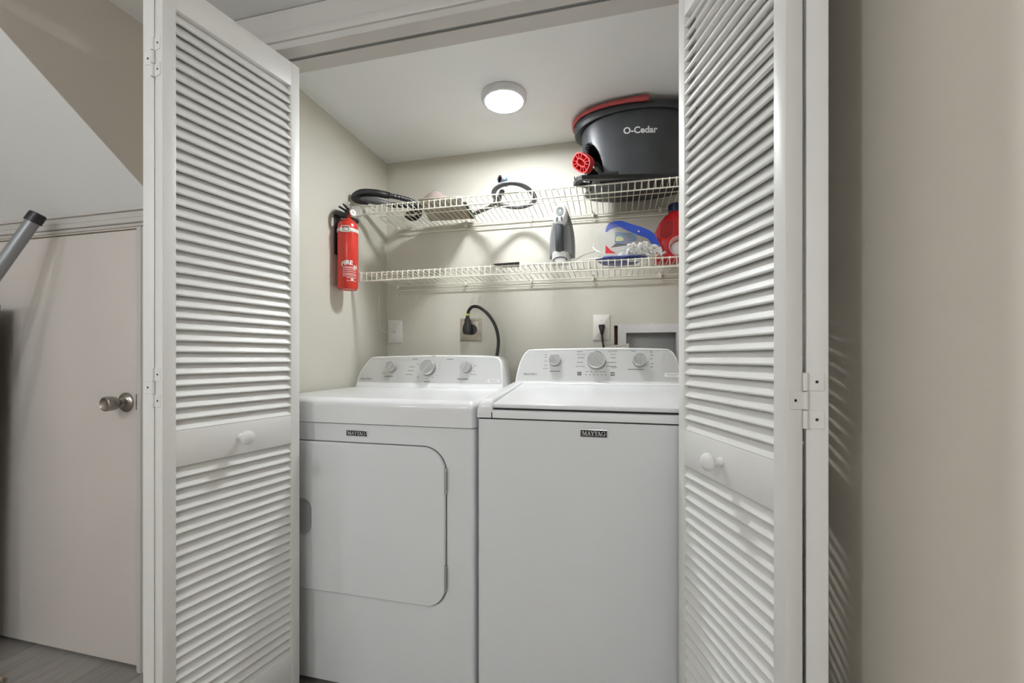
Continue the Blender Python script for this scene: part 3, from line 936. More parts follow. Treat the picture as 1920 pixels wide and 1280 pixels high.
# ---------------------------------------------------------------- fire extinguisher and its bracket
ex, ey, er = -1.112, 1.603, .0425
br = empty('wall_bracket', (XL + .005, ey, 1.53))
tag(br, 'black bracket with white strap holding the fire extinguisher', 'bracket')
mb = MB()
mb.box(XL + .0005, XL + .008, ey - .020, ey + .020, 1.525, 1.700, .003, 2)
mb.box(XL + .004, ex - er + .001, ey - .012, ey + .012, 1.60, 1.63, .002, 1)
mb.build('back_plate', m_black, br)
mb = MB()
arc = [(ex - .006 + .042 * math.cos(a), ey + .044 * math.sin(a), 1.688 - .018 * math.cos(a)) for a in [math.radians(50 + 260 * i / 20) for i in range(21)]]
mb.tube(arc, .0100, 8, flat=1.1)
mb.build('neck_yoke', m_black, br)
zst = 1.622
mb = MB()
ringp = [(ex + (er + .0015) * math.cos(2 * PI * i / 40), ey + (er + .0015) * math.sin(2 * PI * i / 40)) for i in range(40)]
mb.loft([[(ex + (er + .0008) * math.cos(2 * PI * i / 40), ey + (er + .0008) * math.sin(2 * PI * i / 40), z) for i in range(40)] for z in (zst - .0075,)] +
        [[(x, y, z) for x, y in ringp] for z in (zst - .0065, zst + .0065)] +
        [[(ex + (er + .0008) * math.cos(2 * PI * i / 40), ey + (er + .0008) * math.sin(2 * PI * i / 40), z) for i in range(40)] for z in (zst + .0075,)], False)
mb.build('strap', m_strap, br)['label'] = 'grey white strap'
def cylp(a, z, d):   # a: angle from the viewer-facing direction, in metres of arc
    th = math.atan2(-ey, -ex + 0.0) + a / er
    return (ex + (er + d) * math.cos(th), ey + (er + d) * math.sin(th), z)
mb = MB()
fr = rrect(-.026, .006, zst - .011, zst + .013, .003, 3)
pth = [cylp(a, z, .004) for a, z in fr]
mb.tube(pth, .0022, 6, loop=True)
mb.build('buckle', m_strap, br)['label'] = 'rectangular clasp'

fe = empty('fire_extinguisher', (ex, ey, 1.373))
tag(fe, 'small red fire extinguisher strapped to the closet left wall', 'fire extinguisher')
mb = MB()
zb_ = 1.373
mb.lathe([(.001, .004), (er * .6, .004), (er * .88, 0), (er, .010), (er, .262), (er * .97, .274), (er * .86, .287), (er * .62, .297), (.018, .302), (.013, .305), (.001, .305)],
         (ex, ey, zb_), (0, 0, 1), 40)
mb.build('cylinder', m_red, fe, angle=50)
mb = MB(); mb.lathe([(.001, 0), (.0125, 0), (.0125, .022), (.001, .022)], (ex, ey, 1.676), (0, 0, 1), 20)
mb.build('neck', m_red, fe)
vd = Vector((-ex, -ey, 0)).normalized(); rt = Vector((-vd.y, vd.x, 0)) * -1
if rt.x < 0: rt = -rt
def V3(r_, f_, z): p = Vector((ex, ey, z)) + rt * r_ + vd * f_; return (p.x, p.y, p.z)
mb = MB()
mb.lathe([(.001, 0), (.0135, 0), (.0135, .014), (.010, .020), (.001, .020)], V3(0, 0, 1.697), (0, 0, 1), 16)
mb.tube([V3(.004, .004, 1.706), V3(-.014, .012, 1.712), V3(-.036, .018, 1.722)], [.008, .007, .005], 8, flat=.7)
mb.tube([V3(.004, .004, 1.716), V3(-.010, .010, 1.728), V3(-.020, .012, 1.737)], [.008, .0065, .004], 8, flat=.6)
mb.build('valve', m_black, fe)['label'] = 'black valve with squeeze lever'
mb = MB(); mb.lathe([(.001, 0), (.004, 0), (.004, .018), (.001, .018)], V3(-.004, .010, 1.724), (0, 0, 1), 10)
mb.tube([V3(-.004 + .009 * math.cos(t), .014, 1.742 + .009 * math.sin(t)) for t in [2 * PI * i / 12 for i in range(12)]], .0012, 6, loop=True)
mb.build('safety_pin', m_chrome, fe)
gd = (vd * .85 + rt * .35).normalized()
mb = MB(); g0 = V3(.020, .016, 1.702)
mb.lathe([(.001, -.008), (.006, -.008), (.0145, -.004), (.0150, .002), (.0125, .004)], g0, gd, 24, 0, cap=False)
mb.lathe([(.0125, .0035), (.001, .003)], g0, gd, 24, 1, cap=False)
p = Vector(g0) + Vector(gd) * .0042
for s in (0, 1):
    a = Vector((0, 0, 1)); b = Vector(gd).cross(a).normalized()
    dirn = (a * .8 + b * .5).normalized(); nn = Vector(gd).cross(dirn)
mb.quad([p + dirn * .009 + nn * .0008, p + dirn * .009 - nn * .0008, p - dirn * .004 - nn * .0016, p - dirn * .004 + nn * .0016], 2)
mb.build('gauge', [m_gauge, m_whitelabel, m_ink], fe)['label'] = 'round pink-rimmed pressure gauge'
mb = MB()
def arcword(body, a0, z, size, curve, off=.001):
    vs, fs = text_geo(body, size, off)
    mb.polys(vs, fs, lambda u, v: cylp(a0 + u, z + v - curve * u * u * 20 + u * .18, .0008))
arcword('FIRE', -.0035, 1.4815, .025, .5)
arcword('21', .0330, 1.4650, .020, .2)
def dash(a, z, w, h):
    n = max(1, int(w / .004))
    for i in range(n):
        x = a - w / 2 + w / n * i
        q = [cylp(x, z - h / 2, .0008), cylp(x + w / n * .75, z - h / 2, .0008), cylp(x + w / n * .75, z + h / 2, .0008), cylp(x, z + h / 2, .0008)]
        mb.quad(q)
for z in (1.456, 1.448, 1.440, 1.432, 1.426): dash(.010, z + .004, .054, .0026)
for z in (1.418, 1.406): dash(.016, z, .040, .0022)
for a, w, z0, z1 in ((-.019, .0012, 1.424, 1.464), (.010, .058, 1.4632, 1.4645), (.010, .058, 1.4235, 1.4248)):
    n = 8
    for i in range(n):
        x = a - w / 2 + w / n * i
        mb.quad([cylp(x, z0, .0008), cylp(x + w / n, z0, .0008), cylp(x + w / n, z1, .0008), cylp(x, z1, .0008)])
dash(.018, 1.412, .012, .009)
mb.build('lettering', m_whitelabel, fe, smooth=False)['label'] = 'white printed wording'

# ---------------------------------------------------------------- things on the upper shelf
# vacuum hose with bent handle
vh = empty('vacuum_hose', (-1.03, 1.76, DU))
tag(vh, 'black ribbed vacuum hose with bent handle at the left end of the upper shelf', 'vacuum hose')
mb = MB()
pth = catmull([(-1.026, 1.765, 1.8350), (-1.060, 1.732, 1.8335), (-1.105, 1.706, 1.8290), (-1.132, 1.699, 1.8170), (-1.140, 1.698, 1.8050), (-1.118, 1.698, 1.7935), (-1.080, 1.702, 1.7870)], 6)
n = len(pth); mb.tube(pth, [.0158 + .0025 * math.sin(PI * i / (n - 1)) for i in range(n)], 14)
mb.lathe([(.001, 0), (.0165, 0), (.0165, .008), (.0145, .008), (.0145, .016), (.0155, .018), (.0155, .022), (.001, .022)], (-1.030, 1.762, 1.8350), (.75, .66, 0), 18)
mb.build('handle', m_black, vh, angle=50)
mb = MB()
pth = catmull([(-1.105, 1.693, 1.7930), (-1.075, 1.698, 1.7910), (-1.040, 1.720, 1.7890), (-1.010, 1.750, 1.7870), (-.985, 1.775, 1.7860)], 5)
n = len(pth); mb.tube(pth, [.011 + .0045 * math.sin(PI * min(1, i / (n - 1) * 1.2)) for i in range(n)], 12)
mb.build('lower_grip', m_greyhose, vh)
mb = MB()
pth = catmull([(-1.012, 1.778, 1.8350), (-.975, 1.812, 1.8340), (-.938, 1.855, 1.8300), (-.928, 1.900, 1.8200), (-.945, 1.950, 1.8000), (-.985, 1.965, 1.7850), (-1.000, 1.920, 1.7845), (-.950, 1.870, 1.7845),
               (-.898, 1.835, 1.7845), (-.880, 1.808, 1.7845), (-.925, 1.785, 1.7845), (-1.000, 1.760, 1.7845)], 14)
n = len(pth); mb.tube(pth, [.0112 + (.0014 if (i // 2) % 2 else -.0004) for i in range(n)], 10)
mb.build('ribbed_tube', m_blackhose, vh, angle=25)

# tan package
pk_ = empty('paper_package', (-.77, 1.86, DU))
tag(pk_, 'flat tan paper package with bulging brown cloth on top, upper shelf', 'package')
A_, B_, C_, D_ = (-.835, 1.700), (-.640, 1.712), (-.690, 1.998), (-.905, 1.985)
mb = MB()
def lerp2(p, q, t): return (p[0] + (q[0] - p[0]) * t, p[1] + (q[1] - p[1]) * t)
mb.hexa([(*A_, DU), (*A_, DU + .005), (*D_, DU), (*D_, DU + .012), (*B_, DU), (*B_, DU + .005), (*C_, DU), (*C_, DU + .012)], .002, 2)
body = mb.build('carton', m_paper, pk_)
mb = MB()                                             # printed rows on the underside
for j in range(9):
    t0 = .50 + .05 * j
    for i in range(13):
        s0 = .36 + .042 * i
        if (i * 7 + j * 5) % 6 == 0: continue
        P_ = []
        for s, t in ((s0, t0), (s0 + .030, t0), (s0 + .030, t0 + .016), (s0, t0 + .016)):
            a = lerp2(lerp2(A_, D_, t), lerp2(B_, C_, t), s); P_.append((a[0], a[1], DU - .0006))
        mb.quad(P_)
mb.build('print', mat('faded_brown_print', (0.24, 0.21, 0.17), 0.8), body, smooth=False)
mb = MB()                                             # dark printed edge at the right
E_ = lerp2(B_, C_, .25); F_ = C_
mb.hexa([(E_[0], E_[1], DU - .001), (E_[0], E_[1], DU + .005), (F_[0], F_[1], DU - .001), (F_[0], F_[1], DU + .010),
         (E_[0] + .014, E_[1], DU - .001), (E_[0] + .014, E_[1], DU + .005), (F_[0] + .024, F_[1], DU - .001), (F_[0] + .024, F_[1], DU + .010)], .001, 1, 0)
mb.hexa([(F_[0] - .004, F_[1] - .09, DU - .002), (F_[0] - .004, F_[1] - .09, DU), (F_[0] - .006, F_[1] - .01, DU - .002), (F_[0] - .006, F_[1] - .01, DU),
         (F_[0] + .003, F_[1] - .09, DU - .002), (F_[0] + .003, F_[1] - .09, DU), (F_[0] + .004, F_[1] - .01, DU - .002), (F_[0] + .004, F_[1] - .01, DU)], .0005, 1, 1)
mb.build('dark_edge', [mat('dark_green_print', (0.05, 0.055, 0.04), 0.5), mat('orange_print', (0.45, 0.14, 0.05), 0.5)], body)['label'] = 'dark printed side with orange stripe'
mb = MB()                                             # folded cloth mound
rows = []
for j in range(9):
    t = j / 8
    row = []
    for i in range(15):
        s = i / 14
        a = lerp2(lerp2(A_, D_, .05 + .85 * t), lerp2(B_, C_, .05 + .85 * t), .02 + .93 * s)
        pk0 = math.exp(-((s - .30) / .26) ** 2) * .066 + math.exp(-((s - .62) / .24) ** 2) * .020
        h = pk0 * (math.sin(PI * min(1, t * 1.15)) ** .7 if 0 < t < .869 else 0) + .001
        row.append((a[0], a[1], DU + .0055 + .007 * t + h))
    rows.append(row)
low = [[(x, y, DU + .0052 + .007 * (k / 8)) for x, y, z in r] for k, r in enumerate(rows)]
t = bmesh.new()
G = [[t.verts.new(p) for p in r] for r in rows]
for a, b in zip(G[:-1], G[1:]):
    for i in range(14): t.faces.new((a[i], a[i + 1], b[i + 1], b[i]))
mb._merge(t)
t = bmesh.new()
G = [[t.verts.new(p) for p in r] for r in low]
for a, b in zip(G[:-1], G[1:]):
    for i in range(14): t.faces.new((a[i], b[i], b[i + 1], a[i + 1]))
mb._merge(t)
mb.build('cloth', m_cloth, pk_, angle=80)['label'] = 'mauve brown folded cloth'

# coiled grey hose with connector
gh = empty('coiled_hose', (-.43, 1.81, DU))
tag(gh, 'coiled flat grey hose with blue-wrapped connector, middle of the upper shelf', 'hose')
zz = DU + .009
mb = MB()
pth = catmull([(-.652, 1.950, zz), (-.610, 1.920, zz), (-.555, 1.885, zz + .002), (-.512, 1.825, zz + .004), (-.505, 1.765, zz + .008), (-.485, 1.722, zz + .014), (-.445, 1.698, zz + .020), (-.400, 1.696, zz + .020), (-.360, 1.724, zz + .014),
               (-.338, 1.780, zz + .006), (-.338, 1.840, zz), (-.365, 1.890, zz), (-.410, 1.918, zz), (-.455, 1.912, zz), (-.495, 1.875, zz), (-.512, 1.850, zz - .001), (-.490, 1.800, zz + .004), (-.462, 1.745, zz + .012)], 7)
mb.tube(pth, .0112, 10, flat=.8, up=(0, 0, 1))
mb.build('flexible_tube', m_greyhose, gh, angle=60)
mb = MB()
ca, cd = Vector((-.462, 1.700, 1.824)), Vector((.62, .78, -.02)).normalized()
mb.lathe([(.013, .002), (.0185, 0), (.0205, .002), (.0205, .012), (.0190, .013), (.0190, .040), (.0175, .044), (.001, .044)], ca, cd, 24, 0, cap=False)
mb.lathe([(.0165, .0), (.0150, .012), (.001, .014)], ca, cd, 24, 1, cap=False)
mb.build('connector', [mat('grey_connector', (0.20, 0.21, 0.24), 0.35), m_dark], gh)['label'] = 'open grey pipe connector'
mb = MB()
mb.lathe([(.0196, .018), (.0215, .020), (.0212, .026), (.0196, .028)], ca, cd, 20, 1, cap=False)
mb.lathe([(.0194, .026), (.0208, .028), (.0208, .038), (.0194, .040)], ca, cd, 20, 0, cap=False)
e0 = ca + cd * .022 + Vector((0, 0, .019))
mb.tube([e0, e0 + Vector((-.002, 0, .010)), e0 + Vector((-.003, -.001, .017))], [.004, .003, .001], 6)
e1 = ca + cd * .036 + Vector((0, 0, .018))
mb.tube([e1, e1 + Vector((.006, .002, .006)), e1 + Vector((.012, .004, .006))], [.004, .003, .001], 6)
mb.build('blue_tie', [m_bluewrap, mat('dark_teal_band', (0.03, 0.08, 0.12), 0.4)], gh)['label'] = 'blue wrapping with tied ends'

# mop head frame under the bucket
mh = empty('mop', (.06, 1.78, DU))
tag(mh, 'black plastic mop head frame lying under the charcoal bucket', 'mop')
zt_ = DU
mp = [(-.156, 1.712), (-.140, 1.668), (-.118, 1.652), (-.060, 1.664), (.08, 1.690), (.27, 1.730), (.285, 1.86), (.225, 1.885), (.133, 1.874), (.033, 1.843), (-.021, 1.816), (-.075, 1.770)]
hole = [(-.134, 1.707), (-.112, 1.672), (-.080, 1.678), (-.070, 1.698), (-.084, 1.735), (-.104, 1.730)]
mb = MB()
H = .016
t = bmesh.new()
for z in (zt_, zt_ + H):
    a = [t.verts.new((x, y, z)) for x, y in mp]; b = [t.verts.new((x, y, z)) for x, y in hole]
    e = [t.edges.new((a[i], a[(i + 1) % len(a)])) for i in range(len(a))] + [t.edges.new((b[i], b[(i + 1) % len(b)])) for i in range(len(b))]
    bmesh.ops.triangle_fill(t, use_beauty=True, use_dissolve=False, edges=e)
mb._merge(t)
mb.loft([[(x, y, z) for x, y in mp] for z in (zt_, zt_ + H)], False)
mb.loft([[(x, y, z) for x, y in hole] for z in (zt_, zt_ + H)], False)
bmesh.ops.remove_doubles(mb.bm, verts=mb.bm.verts, dist=1e-6)
mb.build('frame', m_black, mh, smooth=False)
mb = MB()
for i in range(4):
    x = -.150 + .010 * i
    mb.box(x, x + .004, 1.672 + .003 * i, 1.700 + .003 * i, zt_ + H, zt_ + H + .006, .001, 1)
mb.box(-.055, .02, 1.672, 1.680, zt_ + H, zt_ + H + .010, .002, 1)
mb.box(-.05, .05, 1.700, 1.706, zt_ - .002, zt_ + .002, 0, 1)
mb.lathe([(.001, 0), (.008, 0), (.008, .006), (.001, .008)], (-.005, 1.690, zt_ + H), (0, 0, 1), 12)
mb.build('rib', m_black, mh)

# spin-mop bucket
bk = empty('mop_bucket', (.088, 1.862, DU + H))
tag(bk, 'charcoal spin-mop bucket with red handle, right end of the upper shelf', 'bucket')
bcx, bcy = .088, 1.862
zb0, zr = DU + H + .001, 2.082
def ell(a, b, th, e=2.5):
    c, s = math.cos(th), math.sin(th)
    return a * math.copysign(abs(c) ** (2 / e), c), b * math.copysign(abs(s) ** (2 / e), s)
N = 200
rings = []
hs = [0, .004, .012, .016] + [.016 + (.235 - .016) * i / 40 for i in range(1, 41)]
for h in hs:
    tt = h / .245
    a = .203 + .018 * tt; b = .118 + .016 * tt
    if h < .014: a += .006; b += .006
    ring = []
    for i in range(N):
        th = 2 * PI * i / N
        x, y = ell(a, b, th)
        # arched pedal opening pushed into the left end
        az = math.atan2(math.sin(th - math.radians(208)), math.cos(th - math.radians(208)))
        w = .52 * (1 - (h / .184) ** 2.8) ** .5 if h < .184 else 0
        if w > 0:
            k = max(0.0, min(1.0, (w - abs(az)) / .06))
            k = k * k * (3 - 2 * k)
            f = 1 - .10 * k
            x, y = x * f, y * f
        ring.append((bcx + x, bcy + y, zb0 + h))
    rings.append(ring)
mb = MB()
t = bmesh.new()
GV = [[t.verts.new(p) for p in r] for r in rings]
for j in range(len(rings) - 1):
    hm = (hs[j] + hs[j + 1]) / 2
    for i in range(N):
        th = 2 * PI * (i + .5) / N
        az = math.atan2(math.sin(th - math.radians(208)), math.cos(th - math.radians(208)))
        w = .52 * (1 - (hm / .184) ** 2.8) ** .5 if hm < .184 else 0
        if abs(az) < w - .045: continue
        t.faces.new((GV[j][i], GV[j][(i + 1) % N], GV[j + 1][(i + 1) % N], GV[j + 1][i]))
mb._merge(t)
t = bmesh.new(); vv = [t.verts.new(p) for p in rings[0]]; t.faces.new(vv); mb._merge(t)
# rim: drooping skirt that curls over the top
def eR(a, b, z, dz=0):
    return [(bcx + ell(a, b, 2 * PI * i / N, 2.3)[0], bcy + ell(a, b, 2 * PI * i / N, 2.3)[1], z + dz * (abs(math.cos(2 * PI * i / N)) ** 2)) for i in range(N)]
mb.loft([eR(.220, .134, zb0 + .235), eR(.223, .135, zr - .022, -.018), eR(.247, .143, zr - .026, -.020), eR(.251, .1455, zr - .021, -.018), eR(.253, .146, zr - .010, -.002), eR(.249, .143, zr - .002), eR(.240, .138, zr), eR(.226, .128, zr - .004), eR(.214, .120, zr - .03), eR(.20, .112, zb0 + .20), eR(.10, .05, zb0 + .19)], False)
mb.build('tub', m_bucket, bk, angle=50)
mb = MB(); mb.ball((bcx - .050, bcy - .012, zb0 + .084), .045, 20, 12, 0, (2.05, 1.9, 1.78))  # black lump added inside the arch to paint its shaded interior
mb.build('arch_shade_fill', mat('arch_shade_black', (0.004, 0.004, 0.004), 0.9, spec=0.1), bk)
mb = MB()
pth = []
for i in range(40):
    th = math.radians(148 + (278 - 148) * i / 39)
    x, y = ell(.256, .1495, th, 2.3)
    pth.append((bcx + x, bcy + y, zr + .002 + .005 * (i / 39)))
mb.tube(pth, [.0075] * 36 + [.0085, .0100, .0105, .0085], 10, flat=1.15, up=(0, 0, 1))
mb.build('handle', m_redhandle, bk, angle=60)['label'] = 'red carrying handle on the rim'
mb = MB()
vs, fs = text_geo('O-Cedar', .0350, .0011)
lx, lz = .1030, 1.9755
def onfront(u, v):
    x = lx + u - bcx; z = lz + v - .06 * u
    tt = (z - zb0) / .245
    a = .203 + .018 * tt; b = .118 + .016 * tt
    y = b * (1 - abs(x / a) ** 2.5) ** (1 / 2.5)
    return (bcx + x, bcy - y - .0011, z)
mb.polys(vs, fs, onfront)
mb.build('lettering', m_logo, bk, smooth=False)['label'] = 'silver grey wording on the front'
# red foot pedal: oval ribbed ring on a black arm
pc = Vector((-.128, 1.735, 1.874)); pn = Vector((-.55, -.80, -.20)).normalized()
pu = Vector((.62, -.30, -.62)); pu = (pu - pn * pu.dot(pn)).normalized(); pv = pn.cross(pu)
def PP(a, b, d): return pc + pu * a + pv * b + pn * d
mb = MB()
def oval(a, b, k=28, e=2.8): return [ell(a, b, 2 * PI * i / k, e) for i in range(k)]
def ringwall(o, i_, d0, d1):
    mb.loft([[PP(x, y, d0) for x, y in o], [PP(x, y, d1) for x, y in o], [PP(x, y, d1) for x, y in i_], [PP(x, y, d0) for x, y in i_]], False, loop=True)
ringwall(oval(.046, .034), oval(.0415, .0295), -.030, 0)
ringwall(oval(.024, .0135), oval(.0205, .0100), -.030, 0)
for i in range(12):
    th = 2 * PI * (i + .5) / 12
    x0, y0 = ell(.022, .0118, th, 2.8); x1, y1 = ell(.0435, .0315, th, 2.8)
    dx, dy = -(y1 - y0), x1 - x0; L = math.hypot(dx, dy); dx, dy = dx / L * .0012, dy / L * .0012
    mb.hexa([PP(x0 - dx, y0 - dy, -.03), PP(x0 - dx, y0 - dy, -.001), PP(x0 + dx, y0 + dy, -.03), PP(x0 + dx, y0 + dy, -.001),
             PP(x1 - dx, y1 - dy, -.03), PP(x1 - dx, y1 - dy, -.001), PP(x1 + dx, y1 + dy, -.03), PP(x1 + dx, y1 + dy, -.001)])
mb.loft([[PP(x, y, -.031) for x, y in oval(.046, .034)], [PP(x, y, -.026) for x, y in oval(.046, .034)]], True)
mb.build('foot_pedal', m_redplastic, bk, smooth=False)['label'] = 'red ribbed foot pedal'
mb = MB()
mb.tube([PP(.01, 0, -.025), PP(.03, .01, -.06), (-.03, 1.80, 1.835), (.0, 1.84, 1.82)], [.022, .020, .016, .014], 8, flat=.6)
mb.lathe([(.001, 0), (.005, 0), (.004, .002), (.001, .003)], (-.078, 1.738, 1.852), (-.3, -.9, 0), 12, 1)
mb.build('pedal_arm', [m_black, m_chrome], bk)

# ---------------------------------------------------------------- things on the lower shelf
# steam iron standing on its heel
ix, iy, iz = -.208, 1.742, DLO
ir = empty('steam_iron', (ix, iy, iz))
tag(ir, 'white and grey steam iron standing upright on the lower shelf', 'iron')
def arch(w, h0, h1, tip=1.55, n=16, low=.06):
    """half widths of a pointed arch: (x, z) outline, ccw"""
    R = []
    for i in range(n + 1):
        t = i / n
        z = h0 + (h1 - h0) * t
        k = (1 - t ** 2.3) ** .78 if t < 1 else 0
        k *= 1 - low * (1 - t) ** 3
        R.append((max(w * k, .0006), z))
    return R + [(-x, z) for x, z in R[::-1]]
FI = lambda x, z, d: (ix + x, iy - d, iz + z * 1.065)
mb = MB()
o = arch(.0560, .026, .245); slab(mb, o, FI, -.045, -.036, .002)
mb.build('soleplate', m_zinc, ir)
mb = MB()
o = arch(.0555, .024, .243); o2 = arch(.0535, .026, .238); o3 = arch(.043, .034, .222)
mb.loft([[FI(x, z, d) for x, z in q] for q, d in ((o, -.036), (o, -.022), (o2, -.008), (o3, .006))], True)
mb.build('skirt', m_irongrey, ir, angle=50)
mb = MB()
o = arch(.0535, .026, .236); o2 = arch(.048, .030, .228)
for sx in (1,):
    mb.loft([[FI(x * 1.012, z + .001, d) for x, z in q] for q, d in ((o, -.034), (o, -.026))], False)
mb.build('edge_band', m_ironlight, ir, angle=50)
mb = MB()   # handle grip
pth = [FI(-.004, .034, -.004), FI(-.004, .046, .020), FI(-.004, .075, .034), FI(-.004, .110, .036), FI(-.004, .150, .030)]
mb.tube(catmull(pth, 6), .0175, 14, flat=.8)
mb.build('grip', m_grip, ir, angle=60)['label'] = 'dark dotted handle grip'
mb = MB()   # white nose shell
RR = []
for z, w, d0, d1 in ((.138, .016, .0, .044), (.146, .0215, .0, .048), (.160, .0255, -.004, .048), (.178, .0268, -.006, .043), (.196, .0245, -.010, .034), (.214, .0195, -.014, .022), (.230, .0120, -.020, .008), (.242, .0045, -.026, -.012), (.245, .0008, -.028, -.022)):
    RR.append([FI(-.002 + 1.14 * w * math.copysign(abs(math.cos(a)) ** .8, math.cos(a)), z, (d0 + d1) / 2 + (d1 - d0) / 2 * math.sin(a)) for a in [2 * PI * i / 24 for i in range(24)]])
mb.loft(RR, True)
mb.build('nose_shell', m_ironwhite, ir, angle=60)
def fz(z): # front depth of the nose
    T_ = [(.138, .044), (.146, .048), (.160, .048), (.178, .043), (.196, .034), (.214, .022), (.230, .008)]
    for (a, b), (c, d) in zip(T_[:-1], T_[1:]):
        if a <= z <= c: return b + (d - b) * (z - a) / (c - a)
    return T_[-1][1]
mb = MB(); oo_ = [(-.003 + .0150 * math.copysign(abs(math.cos(a)) ** .75, math.cos(a)), .192 + .0185 * math.copysign(abs(math.sin(a)) ** .8, math.sin(a))) for a in [2 * PI * i / 24 for i in range(24)]]
mb.loft([[FI(x, z, fz(z) - .003 - 12 * (x + .003) ** 2) for x, z in oo_], [FI(x, z, fz(z) + .0022 - 12 * (x + .003) ** 2) for x, z in oo_]], True)
mb.build('screen', m_lcd, ir, angle=60)['label'] = 'oval grey screen'
for sx in (-1, 1):
    mb = MB(); oo_ = [(-.003 + sx * .0095 + .0042 * math.cos(a) + sx * -.002 * math.sin(a) * .5, .1585 + .0095 * math.sin(a)) for a in [2 * PI * i / 14 for i in range(14)]]
    mb.loft([[FI(x, z, fz(z) - .008) for x, z in oo_], [FI(x, z, fz(z) + .0015) for x, z in oo_]], True)
    mb.build('button', m_grip, ir)
mb = MB()   # heel
mb.loft([[FI(x, z, d) for x, z in q] for q, d in ((rrect(-.040, .036, 0, .034, .006), -.040), (rrect(-.040, .036, 0, .040, .010), -.010), (rrect(-.036, .030, 0, .046, .014), .012), (rrect(-.028, .022, 0, .040, .014), .030))], True)
mb.build('heel', m_ironwhite, ir, angle=50)
mb = MB(); mb.tube([FI(-.002 + .028 * math.cos(a), .004 + .014 * math.sin(a), .0295) for a in [PI * i / 14 for i in range(15)]], .0022, 6)
mb.build('heel_vent', m_dark, ir)
mb = MB()
pth = catmull([(ix + .036, iy - .006, iz + .012), (-.150, 1.750, 1.484), (-.128, 1.757, 1.4985), (-.097, 1.760, 1.512), (-.076, 1.760, 1.516), (-.078, 1.758, 1.535), (-.074, 1.757, 1.545), (-.079, 1.752, 1.530), (-.070, 1.720, 1.512), (-.056, 1.696, 1.498), (-.040, 1.694, 1.486), (-.040, 1.695, 1.4765),
               (-.056, 1.700, 1.4735), (-.080, 1.706, 1.4735), (-.105, 1.716, 1.4735)], 6)
mb.tube(pth, .0026, 8)
mb.build('power_cord', m_cordwhite, ir)['label'] = 'white power cord'

# small black tray
tr = MB()
tr.hexa([(-.488, 1.700, DLO), (-.488, 1.700, DLO + .004), (-.470, 1.765, DLO), (-.470, 1.765, DLO + .010),
         (-.376, 1.698, DLO), (-.376, 1.698, DLO + .006), (-.392, 1.770, DLO), (-.392, 1.770, DLO + .017)], .002, 2)
for i in range(5):
    tr.box(-.470 + .016 * i, -.462 + .016 * i, 1.696, 1.701, DLO + .001, DLO + .004, .0005, 1)
tag(tr.build('plastic_tray', m_black), 'small flat black plastic tray at the middle of the lower shelf', 'tray')

# zip bag of cotton swabs
bg = empty('plastic_bag', (.06, 1.755, DLO))
tag(bg, 'clear plastic bag with blue zip edge, spilling cotton swabs on lower shelf', 'bag')
def bagp(s, t, side):   # s across 0..1, t up 0..1
    x = -.055 + .250 * s
    top = 1.600 + .030 * math.sin(PI * min(1, s * 1.7)) - .115 * max(0, s - .25) ** 1.2 * 1.35
    z = DLO + .001 + (top - DLO) * t
    bul = .042 * math.sin(PI * min(1, t * .85 + .10)) ** .8 * math.sin(PI * s) ** .5
    return (x + .012 * math.sin(5 * t + 3 * s), 1.760 + side * bul + .010 * math.sin(7 * s + 4 * t), z)
mb = MB()
t = bmesh.new()
for sd in (-1, 1):
    G = [[t.verts.new(bagp(i / 16, j / 10, sd)) for i in range(17)] for j in range(11)]
    for a, b in zip(G[:-1], G[1:]):
        for i in range(16): t.faces.new((a[i], a[i + 1], b[i + 1], b[i]))
mb._merge(t)
mb.build('clear_film', m_film, bg, angle=80)['label'] = 'clear plastic film'
mb = MB()   # blue zip ribbon
pts = catmull([(-.028, 1.745, 1.588), (-.010, 1.742, 1.609), (.026, 1.740, 1.615), (.060, 1.740, 1.600), (.100, 1.740, 1.582), (.140, 1.742, 1.562), (.158, 1.742, 1.535), (.172, 1.742, 1.510), (.186, 1.742, 1.488)], 6)
wd_ = [.003, .013, .012, .014, .017, .015, .013, .011, .006]
n = len(pts); rg = []
for i, p in enumerate(pts):
    k = i / 6; a = int(min(k, 7)); w = wd_[a] + (wd_[min(a + 1, 8)] - wd_[a]) * (k - a)
    tn = (pts[min(i + 1, n - 1)] - pts[max(i - 1, 0)]).normalized(); nm = Vector((-tn.z, 0, tn.x))
    q0, q1 = p + nm * w, p - nm * w
    rg.append([q0 + Vector((0, -.001, 0)), q1 + Vector((0, -.001, 0)), q1 + Vector((0, .001, 0)), q0 + Vector((0, .001, 0))])
mb.loft(rg, True)
mb.lathe([(.001, 0), (.0038, 0), (.0038, .0006), (.001, .0008)], (.098, 1.7388, 1.580), (0, -1, 0), 12, 1)
mb.build('zip_strip', [m_blue, m_whitelabel], bg, angle=50)['label'] = 'bright blue zip strip'
mb = MB()   # printed card inside
def sheet(pts, dy, mi): mb.loft([[(x, y, z) for x, y, z in pts], [(x, y + dy, z) for x, y, z in pts]], True, mi)
sheet([(.006, 1.738, 1.540), (.060, 1.738, 1.530), (.075, 1.742, 1.575), (.008, 1.742, 1.585)], .001, 0)
sheet([(.010, 1.7365, 1.545), (.038, 1.7365, 1.545), (.040, 1.7370, 1.557), (.026, 1.7375, 1.566), (.010, 1.7370, 1.562)], .001, 1)
sheet([(.060, 1.738, 1.535), (.088, 1.742, 1.545), (.086, 1.742, 1.566), (.070, 1.740, 1.574)], .001, 0)
sheet([(.045, 1.7370, 1.530), (.056, 1.7370, 1.530), (.062, 1.7375, 1.572), (.052, 1.7375, 1.570)], .001, 3)
sheet([(-.010, 1.739, 1.522), (.060, 1.739, 1.528), (.055, 1.741, 1.548), (.012, 1.741, 1.540)], .001, 2)
